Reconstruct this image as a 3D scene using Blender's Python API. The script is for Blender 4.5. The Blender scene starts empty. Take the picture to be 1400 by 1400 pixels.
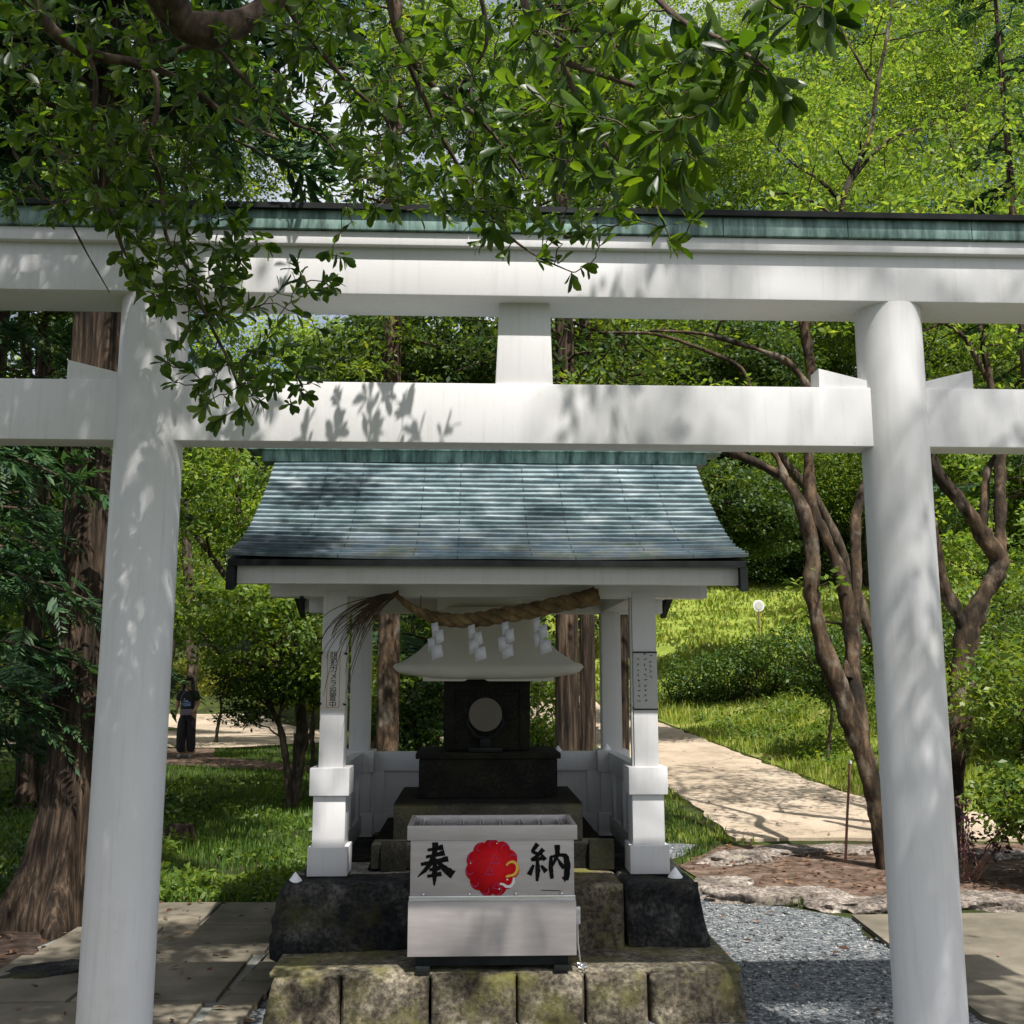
import bpy, bmesh, math, random
import numpy as np
from mathutils import Vector, Matrix, noise as mnoise

random.seed(7)
rng = np.random.default_rng(11)
R = math.radians
scene = bpy.context.scene
COL = scene.collection

# ------------------------------------------------------------------ camera
CAM = np.array([0.0, 0.0, 1.6])
YAW, PITCH = R(2.2), R(9.33)
FW = np.array([math.sin(YAW) * math.cos(PITCH), math.cos(YAW) * math.cos(PITCH), math.sin(PITCH)])
RT = np.array([math.cos(YAW), -math.sin(YAW), 0.0])
UP = np.cross(RT, FW)
cam_data = bpy.data.cameras.new("camera")
cam_data.sensor_width = 36.0
cam_data.lens = 36.0
cam_data.clip_start = 0.05
cam_data.clip_end = 1000.0
cam = bpy.data.objects.new("camera", cam_data)
COL.objects.link(cam)
cam.matrix_world = Matrix(((RT[0], UP[0], -FW[0], CAM[0]), (RT[1], UP[1], -FW[1], CAM[1]),
                           (RT[2], UP[2], -FW[2], CAM[2]), (0, 0, 0, 1)))
scene.camera = cam

# ------------------------------------------------------------------ light
SUN_EL, SUN_AZ = R(60.3), R(20)              # the sun stands behind the camera, a little to its right
SUN = np.array([math.cos(SUN_EL) * math.sin(SUN_AZ), -math.cos(SUN_EL) * math.cos(SUN_AZ), math.sin(SUN_EL)])
world = bpy.data.worlds.new("World")
scene.world = world
world.use_nodes = True
wn = world.node_tree
for n in list(wn.nodes):
    wn.nodes.remove(n)
wo = wn.nodes.new("ShaderNodeOutputWorld")
wb = wn.nodes.new("ShaderNodeBackground")
ws = wn.nodes.new("ShaderNodeTexSky")
ws.sky_type = 'NISHITA'
ws.sun_disc = False
ws.sun_elevation = SUN_EL
ws.sun_rotation = math.pi - SUN_AZ
ws.air_density = 1.1
ws.dust_density = 3.0
ws.ozone_density = 1.0
wb.inputs[1].default_value = 0.075
wtc = wn.nodes.new("ShaderNodeTexCoord")
wno = wn.nodes.new("ShaderNodeTexNoise")
wno.inputs['Scale'].default_value = 3.2
wno.inputs['Detail'].default_value = 7
wno.inputs['Roughness'].default_value = 0.55
wrp = wn.nodes.new("ShaderNodeValToRGB")
wrp.color_ramp.elements[0].position = 0.44
wrp.color_ramp.elements[1].position = 0.60
wmx = wn.nodes.new("ShaderNodeMix")
wmx.data_type = 'RGBA'
wmx.inputs[7].default_value = (7.0, 7.2, 7.6, 1)          # sunlit cumulus, in the sky texture's own units
wn.links.new(wtc.outputs['Generated'], wno.inputs['Vector'])
wn.links.new(wno.outputs['Fac'], wrp.inputs[0])
wn.links.new(wrp.outputs[0], wmx.inputs[0])
wn.links.new(ws.outputs[0], wmx.inputs[6])
wn.links.new(wmx.outputs[2], wb.inputs[0])
wn.links.new(wb.outputs[0], wo.inputs[0])
sl = bpy.data.lights.new("sun", 'SUN')
sl.energy = 4.3
sl.angle = R(0.53)
sl.color = (1.0, 0.955, 0.90)
so = bpy.data.objects.new("sun", sl)
COL.objects.link(so)
so.rotation_euler = Vector(SUN).to_track_quat('Z', 'Y').to_euler()
so.location = (3, -8, 20)
scene.view_settings.view_transform = 'Standard'
scene.view_settings.look = 'None'
scene.view_settings.exposure = 0.85
scene.view_settings.gamma = 1.0
scene.view_settings.use_curve_mapping = False
try:
    scene.cycles.use_denoising = True
    scene.cycles.max_bounces = 10
    scene.cycles.transparent_max_bounces = 8
    scene.cycles.sample_clamp_indirect = 6.0
except Exception:
    pass


# ------------------------------------------------------------------ helpers
def ray(px, py):
    return FW + (px - 700) / 1400 * RT + (700 - py) / 1400 * UP


def P(px, py, Y):
    v = ray(px, py)
    return CAM + v * (Y / v[1])


def G(px, py, z=0.0):
    v = ray(px, py)
    return CAM + v * ((z - CAM[2]) / v[2])


def project(p):
    q = np.asarray(p, float) - CAM
    c = q @ FW
    return 700 + 1400 * (q @ RT) / c, 700 - 1400 * (q @ UP) / c, c


def unit(v):
    v = np.asarray(v, float)
    return v / (np.linalg.norm(v, axis=-1, keepdims=True) + 1e-12)


def sstep(a, b, x):
    t = np.clip((x - a) / (b - a), 0, 1)
    return t * t * (3 - 2 * t)


def tag(o, label=None, cat=None, group=None, kind=None):
    if label: o["label"] = label
    if cat: o["category"] = cat
    if group: o["group"] = group
    if kind: o["kind"] = kind
    return o


def thing(name, label, cat, loc=(0, 0, 0), group=None):
    o = bpy.data.objects.new(name, None)
    o.empty_display_size = 0.1
    COL.objects.link(o)
    o.location = loc
    return tag(o, label, cat, group)


class MB:
    """collects raw geometry (world coordinates) and links it as ONE mesh object"""

    def __init__(self):
        self.v = []
        self.f = {}
        self.n = 0
        self.uv = []

    def add(self, verts, faces, uv=None):
        verts = np.asarray(verts, float).reshape(-1, 3)
        self.v.append(verts)
        self.uv.append(np.zeros((len(verts), 2)) if uv is None else np.asarray(uv, float))
        for fc in (faces if isinstance(faces, list) and len(faces) and isinstance(faces[0], np.ndarray) and faces[0].ndim == 2 else [faces]):
            if isinstance(fc, np.ndarray) and fc.ndim == 2:
                self.f.setdefault(fc.shape[1], []).append(fc + self.n)
            else:
                for q in fc:
                    self.f.setdefault(len(q), []).append(np.array([q]) + self.n)
        self.n += len(verts)
        return self

    def tube(self, pts, rad, sides=6, cap=True, knob=0.0):
        pts = np.asarray(pts, float)
        k = len(pts)
        rad = np.broadcast_to(np.asarray(rad, float), (k,))
        tg = np.gradient(pts, axis=0) if k > 2 else np.repeat((pts[1:] - pts[:1]), k, 0)
        tg = unit(tg)
        a = np.array([0, 0, 1.0]) if abs(tg[0][2]) < 0.9 else np.array([1.0, 0, 0])
        nn = unit(np.cross(tg[0], a))
        ang = np.linspace(0, 2 * math.pi, sides, endpoint=False)
        V = np.zeros((k, sides, 3))
        for i in range(k):
            nn = unit(nn - tg[i] * (nn @ tg[i]))
            b = np.cross(tg[i], nn)
            V[i] = pts[i] + rad[i] * (np.cos(ang)[:, None] * nn + np.sin(ang)[:, None] * b)
            if knob:
                V[i] += (V[i] - pts[i]) * np.array([knob * (mnoise.noise(Vector(q * 9)) + .6 * mnoise.noise(Vector(q * 22))) for q in V[i]])[:, None]
        i, j = np.meshgrid(np.arange(k - 1), np.arange(sides), indexing='ij')
        j2 = (j + 1) % sides
        F = np.stack([i * sides + j, i * sides + j2, (i + 1) * sides + j2, (i + 1) * sides + j], -1).reshape(-1, 4)
        self.add(V.reshape(-1, 3), F)
        if cap:
            self.add(V[0][::-1], [list(range(sides))])
            self.add(V[-1], [list(range(sides))])
        return self

    def grid(self, V, uv=None, close_u=False):
        V = np.asarray(V, float)
        a, b = V.shape[:2]
        i, j = np.meshgrid(np.arange(a - 1), np.arange(b if close_u else b - 1), indexing='ij')
        j2 = (j + 1) % b
        F = np.stack([i * b + j, i * b + j2, (i + 1) * b + j2, (i + 1) * b + j], -1).reshape(-1, 4)
        self.add(V.reshape(-1, 3), F, None if uv is None else np.asarray(uv).reshape(-1, 2))
        return self

    def bm(self, bm):
        bm.verts.ensure_lookup_table()
        bm.verts.index_update()
        self.add([v.co[:] for v in bm.verts], [[v.index for v in f.verts] for f in bm.faces])
        bm.free()
        return self

    def box(self, x0, x1, y0, y1, z0, z1, bev=0.004, top=None, seg=2):
        """bevelled box; top=(x0,x1,y0,y1) tapers the upper face"""
        bm = bmesh.new()
        t = top or (x0, x1, y0, y1)
        c = [(x0, y0, z0), (x1, y0, z0), (x1, y1, z0), (x0, y1, z0), (t[0], t[2], z1), (t[1], t[2], z1), (t[1], t[3], z1), (t[0], t[3], z1)]
        vs = [bm.verts.new(p) for p in c]
        for q in ((3, 2, 1, 0), (4, 5, 6, 7), (0, 1, 5, 4), (1, 2, 6, 5), (2, 3, 7, 6), (3, 0, 4, 7)):
            bm.faces.new([vs[i] for i in q])
        if bev > 0:
            bmesh.ops.bevel(bm, geom=bm.edges[:], offset=bev, segments=seg, affect='EDGES', profile=0.6)
        return self.bm(bm)

    def prism(self, outline, axis, a, b):
        """extrude a 2-D outline along x / y / z from a to b"""
        o = np.asarray(outline, float)
        k = len(o)

        def put(c):
            cc = np.full(k, c)
            if axis == 'x': return np.stack([cc, o[:, 0], o[:, 1]], 1)
            if axis == 'y': return np.stack([o[:, 0], cc, o[:, 1]], 1)
            return np.stack([o[:, 0], o[:, 1], cc], 1)
        V = np.concatenate([put(a), put(b)])
        F = [list(range(k)), list(range(2 * k - 1, k - 1, -1))] + [[(i + 1) % k, i, k + i, k + (i + 1) % k] for i in range(k)]
        bm = bmesh.new()
        vs = [bm.verts.new(p) for p in V]
        for q in F:
            bm.faces.new([vs[i] for i in q])
        bmesh.ops.recalc_face_normals(bm, faces=bm.faces[:])
        return self.bm(bm)

    def build(self, name, mat, parent=None, smooth=True, label=None, angle=35, use_uv=False):
        me = bpy.data.meshes.new(name)
        V = np.concatenate(self.v).astype(np.float32)
        UV = np.concatenate(self.uv).astype(np.float32)
        loops, starts, tot = [], [], 0
        for k, lst in self.f.items():
            a = np.concatenate(lst)
            starts.append(tot + np.arange(len(a)) * k)
            loops.append(a.reshape(-1))
            tot += a.size
        loops = np.concatenate(loops).astype(np.int32)
        starts = np.concatenate(starts).astype(np.int32)
        if parent is not None:
            V = V - np.array(parent_loc(parent), np.float32)
        me.vertices.add(len(V))
        me.vertices.foreach_set("co", V.reshape(-1))
        me.loops.add(len(loops))
        me.loops.foreach_set("vertex_index", loops)
        me.polygons.add(len(starts))
        me.polygons.foreach_set("loop_start", starts)
        me.update(calc_edges=True)
        me.validate()
        if use_uv:
            l = me.uv_layers.new(name="uv")
            l.data.foreach_set("uv", UV[loops].reshape(-1))
        for m in (mat if isinstance(mat, (list, tuple)) else [mat]):
            me.materials.append(m)
        if smooth:
            me.polygons.foreach_set("use_smooth", np.ones(len(me.polygons), bool))
            if angle is not None:
                me.set_sharp_from_angle(angle=R(angle))
        o = bpy.data.objects.new(name, me)
        COL.objects.link(o)
        if parent is not None:
            o.parent = parent
        if label: o["label"] = label
        return o


def parent_loc(p):
    x = np.array(p.location[:])
    while p.parent:
        p = p.parent
        x = x + np.array(p.location[:])
    return x


def inpoly(x, y, poly):
    poly = np.asarray(poly, float)
    r = np.zeros(np.shape(x), bool)
    k = len(poly)
    for i in range(k):
        x0, y0 = poly[i]
        x1, y1 = poly[(i + 1) % k]
        c = ((y0 > y) != (y1 > y)) & (x < (x1 - x0) * (y - y0) / (y1 - y0 + 1e-12) + x0)
        r ^= c
    return r


def copy_thing(root, loc, rz=0.0, s=1.0, label=None):
    r = root.copy()
    COL.objects.link(r)
    r.location = loc
    r.rotation_euler = (0, 0, rz)
    r.scale = (s, s, s)
    if label: r["label"] = label
    for ch in list(root.children):
        c = ch.copy()
        COL.objects.link(c)
        c.parent = r
        for g in ch.children:
            d = g.copy()
            COL.objects.link(d)
            d.parent = c
    return r


# ------------------------------------------------------------------ materials
def newmat(name):
    m = bpy.data.materials.new(name)
    m.use_nodes = True
    nt = m.node_tree
    return m, nt, nt.nodes["Principled BSDF"], nt.nodes["Material Output"]


def N(nt, t, **kw):
    n = nt.nodes.new(t)
    for k, v in kw.items():
        setattr(n, k, v)
    return n


def coords(nt, scale=(1, 1, 1), uv=False, rot=(0, 0, 0)):
    tc = N(nt, "ShaderNodeTexCoord")
    mp = N(nt, "ShaderNodeMapping")
    mp.inputs['Scale'].default_value = scale
    mp.inputs['Rotation'].default_value = rot
    nt.links.new(tc.outputs['UV' if uv else 'Object'], mp.inputs[0])
    return mp.outputs[0]


def tex_noise(nt, vec, scale, detail=6, rough=0.6, dist=0.0):
    n = N(nt, "ShaderNodeTexNoise")
    n.inputs['Scale'].default_value = scale
    n.inputs['Detail'].default_value = detail
    n.inputs['Roughness'].default_value = rough
    n.inputs['Distortion'].default_value = dist
    nt.links.new(vec, n.inputs['Vector'])
    return n.outputs['Fac']


def ramp(nt, fac, stops):
    r = N(nt, "ShaderNodeValToRGB")
    e = r.color_ramp.elements
    while len(e) < len(stops):
        e.new(0.5)
    for i, (p, c) in enumerate(stops):
        e[i].position = p
        e[i].color = (*c, 1) if len(c) == 3 else c
    nt.links.new(fac, r.inputs[0])
    return r.outputs[0]


def mix(nt, fac, a, b, mode='MIX'):
    m = N(nt, "ShaderNodeMix", data_type='RGBA', blend_type=mode)
    for s, v in ((0, fac), (6, a), (7, b)):
        if hasattr(v, 'is_linked') or hasattr(v, 'links'):
            nt.links.new(v, m.inputs[s])
        else:
            m.inputs[s].default_value = v if s == 0 else ((*v, 1) if len(v) == 3 else v)
    return m.outputs[2]


def bump(nt, bsdf, height, strength=0.3, dist=0.01, prev=None):
    b = N(nt, "ShaderNodeBump")
    b.inputs['Strength'].default_value = strength
    b.inputs['Distance'].default_value = dist
    nt.links.new(height, b.inputs['Height'])
    if prev is not None:
        nt.links.new(prev, b.inputs['Normal'])
    nt.links.new(b.outputs[0], bsdf.inputs['Normal'])
    return b.outputs[0]


def simple(name, stops, scale=8, rough=0.6, bs=0.25, bd=0.004, stretch=(1, 1, 1), metal=0.0, spec=0.5, fine=60, detail=6):
    m, nt, b, o = newmat(name)
    v = coords(nt, stretch)
    f = tex_noise(nt, v, scale, detail)
    nt.links.new(ramp(nt, f, stops), b.inputs['Base Color'])
    b.inputs['Roughness'].default_value = rough
    b.inputs['Metallic'].default_value = metal
    b.inputs['Specular IOR Level'].default_value = spec
    if bs > 0:
        bump(nt, b, tex_noise(nt, v, fine, 4), bs, bd)
    return m


def leafmat(name, c0, c1, c2, trans=0.4, rough=0.45, spec=0.4, tcol=None):
    m, nt, b, o = newmat(name)
    g = N(nt, "ShaderNodeNewGeometry")
    col = ramp(nt, g.outputs['Random Per Island'], [(0.0, c0), (0.55, c1), (1.0, c2)])
    pn = tex_noise(nt, coords(nt), 1.3, 3)
    col = mix(nt, 0.8, col, ramp(nt, pn, [(0.32, (0.58, 0.64, 0.62)), (0.5, (1, 1, 1)), (0.68, (1.4, 1.25, 0.95))]), 'MULTIPLY')
    nt.links.new(col, b.inputs['Base Color'])
    b.inputs['Roughness'].default_value = rough
    b.inputs['Specular IOR Level'].default_value = spec
    t = N(nt, "ShaderNodeBsdfTranslucent")
    tc = mix(nt, 1.0, col, tcol or (1.9, 1.7, 0.6), 'MULTIPLY')
    nt.links.new(tc, t.inputs[0])
    ms = N(nt, "ShaderNodeMixShader")
    ms.inputs[0].default_value = trans
    nt.links.new(b.outputs[0], ms.inputs[1])
    nt.links.new(t.outputs[0], ms.inputs[2])
    nt.links.new(ms.outputs[0], o.inputs[0])
    return m


def white_paint(name, speckle=0.12, tone=0.80):
    m, nt, b, o = newmat(name)
    v = coords(nt)
    f = tex_noise(nt, v, 3.0, 5)
    c = ramp(nt, f, [(0.3, (tone * .95, tone * .945, tone * .94)), (0.7, (tone, tone * .995, tone))])
    st = tex_noise(nt, coords(nt, (14, 14, 0.8)), 3.0, 4)
    c2 = ramp(nt, st, [(0.52, (1, 1, 1)), (0.78, (0.87, 0.86, 0.83))])
    c = mix(nt, 0.8, c, c2, 'MULTIPLY')
    c4 = ramp(nt, tex_noise(nt, v, 1.6, 9, 0.72), [(0.55, (1, 1, 1)), (0.78, (0.80, 0.79, 0.74))])
    c = mix(nt, 0.7, c, c4, 'MULTIPLY')
    sp = tex_noise(nt, v, 55, 2)
    c3 = ramp(nt, sp, [(0.68, (1, 1, 1)), (0.76, (0.72, 0.70, 0.64))])
    c = mix(nt, 0.35, c, c3, 'MULTIPLY')
    nt.links.new(c, b.inputs['Base Color'])
    b.inputs['Roughness'].default_value = 0.42
    b.inputs['Specular IOR Level'].default_value = 0.35
    bump(nt, b, tex_noise(nt, v, 170, 3), speckle, 0.002)
    return m


M = {}
M['white'] = white_paint('white_paint', 0.22, 0.63)
M['white_wood'] = white_paint('white_painted_wood', 0.10, 0.62)
M['cream'] = simple('cream_stone_paint', [(0.3, (0.50, 0.485, 0.415)), (0.7, (0.60, 0.585, 0.51))], 3, .7, .15, .003)
M['black_metal'] = simple('black_sheet', [(0.3, (0.006, 0.007, 0.007)), (0.7, (0.014, 0.018, 0.017))], 12, 0.5, 0.1, spec=0.15)


def copper_band():
    m, nt, b, o = newmat('verdigris_band')
    v = coords(nt, (1.2, 1, 9))
    f = tex_noise(nt, coords(nt, (7, 2, 1.2)), 3.0, 7, 0.65)
    c = ramp(nt, f, [(0.32, (0.025, 0.04, 0.037)), (0.48, (0.10, 0.175, 0.155)), (0.62, (0.22, 0.33, 0.295)), (0.78, (0.42, 0.45, 0.42))])
    nt.links.new(c, b.inputs['Base Color'])
    b.inputs['Roughness'].default_value = 0.55
    b.inputs['Metallic'].default_value = 0.15
    bump(nt, b, f, 0.2, 0.003)
    return m


def copper_roof():
    m, nt, b, o = newmat('patinated_copper_sheets')
    uv = coords(nt, (1, 1, 1), uv=True)
    br = N(nt, "ShaderNodeTexBrick")
    br.offset = 0.37
    br.inputs['Scale'].default_value = 1.0
    br.inputs['Mortar Size'].default_value = 0.004
    br.inputs['Mortar Smooth'].default_value = 0.1
    br.inputs['Brick Width'].default_value = 0.62
    br.inputs['Row Height'].default_value = 1.0
    br.inputs['Color1'].default_value = (0.30, 0.30, 0.30, 1)
    br.inputs['Color2'].default_value = (0.80, 0.80, 0.80, 1)
    br.inputs['Mortar'].default_value = (0, 0, 0, 1)
    nt.links.new(uv, br.inputs['Vector'])
    v = coords(nt, (1.3, 1, 3.0))
    f = tex_noise(nt, v, 3.2, 8, 0.68, 0.4)
    c = ramp(nt, f, [(0.28, (0.040, 0.068, 0.080)), (0.42, (0.13, 0.195, 0.215)), (0.55, (0.25, 0.325, 0.35)), (0.70, (0.46, 0.53, 0.54))])
    c = mix(nt, 0.28, c, br.outputs['Color'], 'OVERLAY')
    # ochre and violet tarnish towards the lowest courses
    sx = N(nt, "ShaderNodeSeparateXYZ")
    nt.links.new(uv, sx.inputs[0])
    low = N(nt, "ShaderNodeMapRange")
    low.inputs['From Min'].default_value = 12
    low.inputs['From Max'].default_value = 21
    nt.links.new(sx.outputs[1], low.inputs[0])
    g = tex_noise(nt, coords(nt, (1.5, 1, 8)), 2.2, 5)
    tint = ramp(nt, g, [(0.40, (0.05, 0.11, 0.17)), (0.52, (0.22, 0.24, 0.34)), (0.60, (0.28, 0.23, 0.12)), (0.68, (0.10, 0.22, 0.20))])
    mm = N(nt, "ShaderNodeMath", operation='MULTIPLY')
    mm.inputs[1].default_value = 0.42
    nt.links.new(low.outputs[0], mm.inputs[0])
    c = mix(nt, mm.outputs[0], c, tint)
    jf = N(nt, 'ShaderNodeMath', operation='MULTIPLY')
    jf.inputs[1].default_value = 0.55
    nt.links.new(br.outputs['Fac'], jf.inputs[0])
    c = mix(nt, jf.outputs[0], c, (0.03, 0.04, 0.045))
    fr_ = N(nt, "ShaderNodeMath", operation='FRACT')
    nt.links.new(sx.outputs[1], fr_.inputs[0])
    c = mix(nt, ramp(nt, fr_.outputs[0], [(0.89, (0, 0, 0)), (0.93, (.62, .62, .62))]), c, (0.012, 0.018, 0.02))     # shadow line under each course lip painted in, along with grimy folded seams
    nt.links.new(c, b.inputs['Base Color'])
    b.inputs['Roughness'].default_value = 0.42
    b.inputs['Metallic'].default_value = 0.25
    bump(nt, b, tex_noise(nt, v, 14, 4), 0.25, 0.004)
    return m


M['band'] = copper_band()
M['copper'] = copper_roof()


def stone(name, dark, mid, light, moss=None, moss_lo=0.55, scale=6, bumps=0.8):
    m, nt, b, o = newmat(name)
    v = coords(nt)
    f = tex_noise(nt, v, scale, 9, 0.68)
    c = ramp(nt, f, [(0.32, dark), (0.52, mid), (0.72, light)])
    sp = tex_noise(nt, v, scale * 9, 3)
    c = mix(nt, 0.75, c, ramp(nt, sp, [(0.36, (0.22, 0.22, 0.22)), (0.5, (.9, .9, .9)), (0.64, (1.7, 1.7, 1.65))]), 'MULTIPLY')
    if moss:
        g = tex_noise(nt, v, 3.6, 7, 0.62)
        fac = ramp(nt, g, [(moss_lo - .1, (0, 0, 0)), (moss_lo + .12, (1, 1, 1))])
        c = mix(nt, fac, c, mix(nt, tex_noise(nt, v, 40, 3), tuple(0.55 * k for k in moss), tuple(1.35 * k for k in moss)))
    nt.links.new(c, b.inputs['Base Color'])
    b.inputs['Roughness'].default_value = 0.9
    b.inputs['Specular IOR Level'].default_value = 0.25
    p = bump(nt, b, tex_noise(nt, v, scale * 7, 8, 0.75), bumps, 0.012)
    return m


M['lava'] = stone('dark_lava_stone', (0.005, 0.006, 0.007), (0.022, 0.023, 0.023), (0.11, 0.105, 0.095), (0.06, 0.06, 0.02), 0.64, 5, 1.0)
M['mossy'] = stone('mossy_stone', (0.025, 0.021, 0.016), (0.10, 0.085, 0.060), (0.33, 0.29, 0.22), (0.15, 0.145, 0.035), 0.56, 4.5, 1.0)
M['ledge'] = stone('ledge_stone', (0.03, 0.028, 0.022), (0.13, 0.115, 0.085), (0.34, 0.30, 0.22), (0.17, 0.16, 0.05), 0.57, 4.5, 1.0)
M['altar'] = stone('dark_altar_stone', (0.006, 0.006, 0.004), (0.011, 0.011, 0.008), (0.022, 0.021, 0.014), (0.022, 0.022, 0.008), 0.6, 9, 0.3)
M['rock'] = stone('pinkish_rock', (0.06, 0.05, 0.042), (0.20, 0.17, 0.145), (0.38, 0.335, 0.295), (0.17, 0.17, 0.09), 0.70, 4)
M['steel'] = simple('brushed_steel', [(0.3, (0.41, 0.375, 0.36)), (0.7, (0.49, 0.452, 0.435))], 5, 0.45, 0.05, 0.002, (1, 1, 8), 0.55)
M['steel_bright'] = simple('polished_steel', [(0.3, (0.6, 0.6, 0.6)), (0.7, (0.72, 0.72, 0.72))], 5, 0.25, 0.0, metal=0.9)
M['ink'] = simple('black_ink', [(0.3, (0.004, 0.004, 0.0045)), (0.7, (0.009, 0.009, 0.009))], 20, 0.8, 0, spec=0.08)
M['red'] = simple('red_enamel', [(0.35, (0.50, 0.004, 0.009)), (0.7, (0.64, 0.008, 0.015))], 14, 0.6, 0, spec=0.15)
M['purple'] = simple('purple_line', [(0.3, (0.30, 0.02, 0.12)), (0.7, (0.36, 0.03, 0.15))], 14, 0.4, 0)
M['yellow'] = simple('yellow_enamel', [(0.3, (0.62, 0.36, 0.04)), (0.7, (0.75, 0.45, 0.06))], 14, 0.4, 0)
M['pale'] = simple('white_enamel', [(0.3, (0.6, 0.6, 0.6)), (0.7, (0.7, 0.7, 0.7))], 14, 0.4, 0)
M['paper'] = simple('white_paper', [(0.3, (0.50, 0.50, 0.53)), (0.7, (0.57, 0.57, 0.60))], 10, 0.7, 0.05)
M['panel'] = simple('grey_sign_plate', [(0.3, (0.40, 0.40, 0.38)), (0.7, (0.47, 0.46, 0.45))], 10, 0.5, 0)
M['panel_warm'] = simple('warm_sign_plate', [(0.3, (0.50, 0.47, 0.42)), (0.7, (0.57, 0.54, 0.49))], 10, 0.5, 0)
M['pink'] = simple('faded_red_line', [(0.3, (0.42, 0.20, 0.18)), (0.7, (0.46, 0.24, 0.21))], 10, 0.5, 0)
M['mirror'] = simple('dull_metal_mirror', [(0.3, (0.12, 0.10, 0.082)), (0.7, (0.15, 0.13, 0.105))], 4, 0.55, 0, metal=0.0, spec=0.1)
M['straw'] = simple('twisted_straw', [(0.3, (0.05, 0.030, 0.012)), (0.5, (0.13, 0.083, 0.033)), (0.7, (0.26, 0.18, 0.078))], 12, 0.85, 0.8, 0.004, (1, 1, 1), fine=150)
M['straw_dark'] = simple('dark_straw', [(0.3, (0.03, 0.018, 0.010)), (0.7, (0.11, 0.07, 0.035))], 12, 0.85, 0.3, 0.002)
M['salt'] = simple('salt', [(0.3, (0.80, 0.80, 0.82)), (0.7, (0.86, 0.86, 0.87))], 30, 0.7, 0.3, 0.002)


def bark(name, dark, mid, light, sx=16, sz=1.1, bs=1.0, lichen=False):
    m, nt, b, o = newmat(name)
    v = coords(nt, (sx, sx, sz))
    f = tex_noise(nt, v, 1.6, 8, 0.66, 0.35)
    big = tex_noise(nt, coords(nt, (1, 1, 0.5)), 2.0, 4)
    c = ramp(nt, f, [(0.34, dark), (0.5, mid), (0.66, light)])
    c = mix(nt, 0.6, c, ramp(nt, big, [(0.3, (0.55, 0.55, 0.55)), (0.7, (1.25, 1.22, 1.15))]), 'MULTIPLY')
    if lichen:
        li = tex_noise(nt, coords(nt, (1, 1, .7)), 5.5, 6, .6)
        c = mix(nt, ramp(nt, li, [(0.54, (0, 0, 0)), (0.66, (.75, .75, .75))]), c, (0.20, 0.175, 0.135))
        dk = tex_noise(nt, coords(nt, (1, 1, .6)), 3.1, 5)
        c = mix(nt, ramp(nt, dk, [(0.40, (.8, .8, .8)), (0.52, (0, 0, 0))]), c, (0.014, 0.012, 0.009))
    nt.links.new(c, b.inputs['Base Color'])
    b.inputs['Roughness'].default_value = 0.9
    b.inputs['Specular IOR Level'].default_value = 0.2
    bump(nt, b, f, bs, 0.03)
    return m


M['cedar_bark'] = bark('cedar_bark', (0.005, 0.004, 0.003), (0.040, 0.028, 0.019), (0.15, 0.105, 0.072))
M['bark'] = bark('grey_bark', (0.02, 0.016, 0.012), (0.065, 0.05, 0.036), (0.15, 0.12, 0.085), 7, 2.5, 0.7)
M['warm_bark'] = bark('warm_bark', (0.016, 0.011, 0.007), (0.060, 0.040, 0.025), (0.17, 0.115, 0.070), 7, 2.2, 0.9, True)
M['twig'] = bark('twig_bark', (0.03, 0.022, 0.016), (0.08, 0.058, 0.042), (0.16, 0.12, 0.09), 12, 5, 0.4)
M['red_stem'] = simple('red_stem', [(0.3, (0.16, 0.07, 0.05)), (0.7, (0.25, 0.12, 0.09))], 8, 0.7, 0.2)

M['leaf_fg'] = leafmat('glossy_evergreen_leaf', (0.022, 0.050, 0.010), (0.044, 0.092, 0.014), (0.100, 0.165, 0.021), 0.46, 0.38, 0.35, (2.3, 2.2, 0.5))
M['leaf_shade'] = leafmat('evergreen_leaf', (0.016, 0.042, 0.012), (0.028, 0.066, 0.016), (0.05, 0.10, 0.02), 0.25, 0.4, 0.4)
M['leaf_lime'] = leafmat('lime_leaf', (0.080, 0.155, 0.028), (0.145, 0.235, 0.042), (0.26, 0.32, 0.065), 0.50, 0.5, 0.3, (1.7, 1.65, 0.7))
M['leaf_mid'] = leafmat('green_leaf', (0.055, 0.110, 0.020), (0.100, 0.170, 0.028), (0.185, 0.245, 0.042), 0.45, 0.45, 0.35)
M['leaf_dark'] = leafmat('dark_green_leaf', (0.020, 0.048, 0.013), (0.040, 0.080, 0.019), (0.075, 0.125, 0.024), 0.35, 0.5, 0.3)
M['leaf_blue'] = leafmat('conifer_needles', (0.018, 0.048, 0.026), (0.034, 0.080, 0.040), (0.07, 0.13, 0.05), 0.28, 0.55, 0.25, (1.5, 1.6, 0.8))
M['leaf_cypress'] = leafmat('cypress_needles', (0.020, 0.056, 0.026), (0.042, 0.098, 0.040), (0.085, 0.150, 0.055), 0.30, 0.5, 0.25, (1.5, 1.6, 0.8))
M['leaf_yellow'] = leafmat('yellow_leaf', (0.16, 0.21, 0.03), (0.28, 0.31, 0.05), (0.40, 0.40, 0.08), 0.45, 0.5, 0.3, (1.4, 1.4, 0.7))
M['leaf_hedge'] = leafmat('hedge_leaf', (0.02, 0.055, 0.014), (0.045, 0.10, 0.018), (0.12, 0.17, 0.025), 0.3, 0.5, 0.3)
M['leaf_purple'] = leafmat('purple_leaf', (0.03, 0.012, 0.02), (0.055, 0.022, 0.035), (0.09, 0.04, 0.05), 0.25, 0.5, 0.3, (1.2, 1, 1))
M['grass'] = leafmat('grass_blade', (0.035, 0.085, 0.014), (0.065, 0.135, 0.018), (0.14, 0.20, 0.03), 0.35, 0.55, 0.25)
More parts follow.
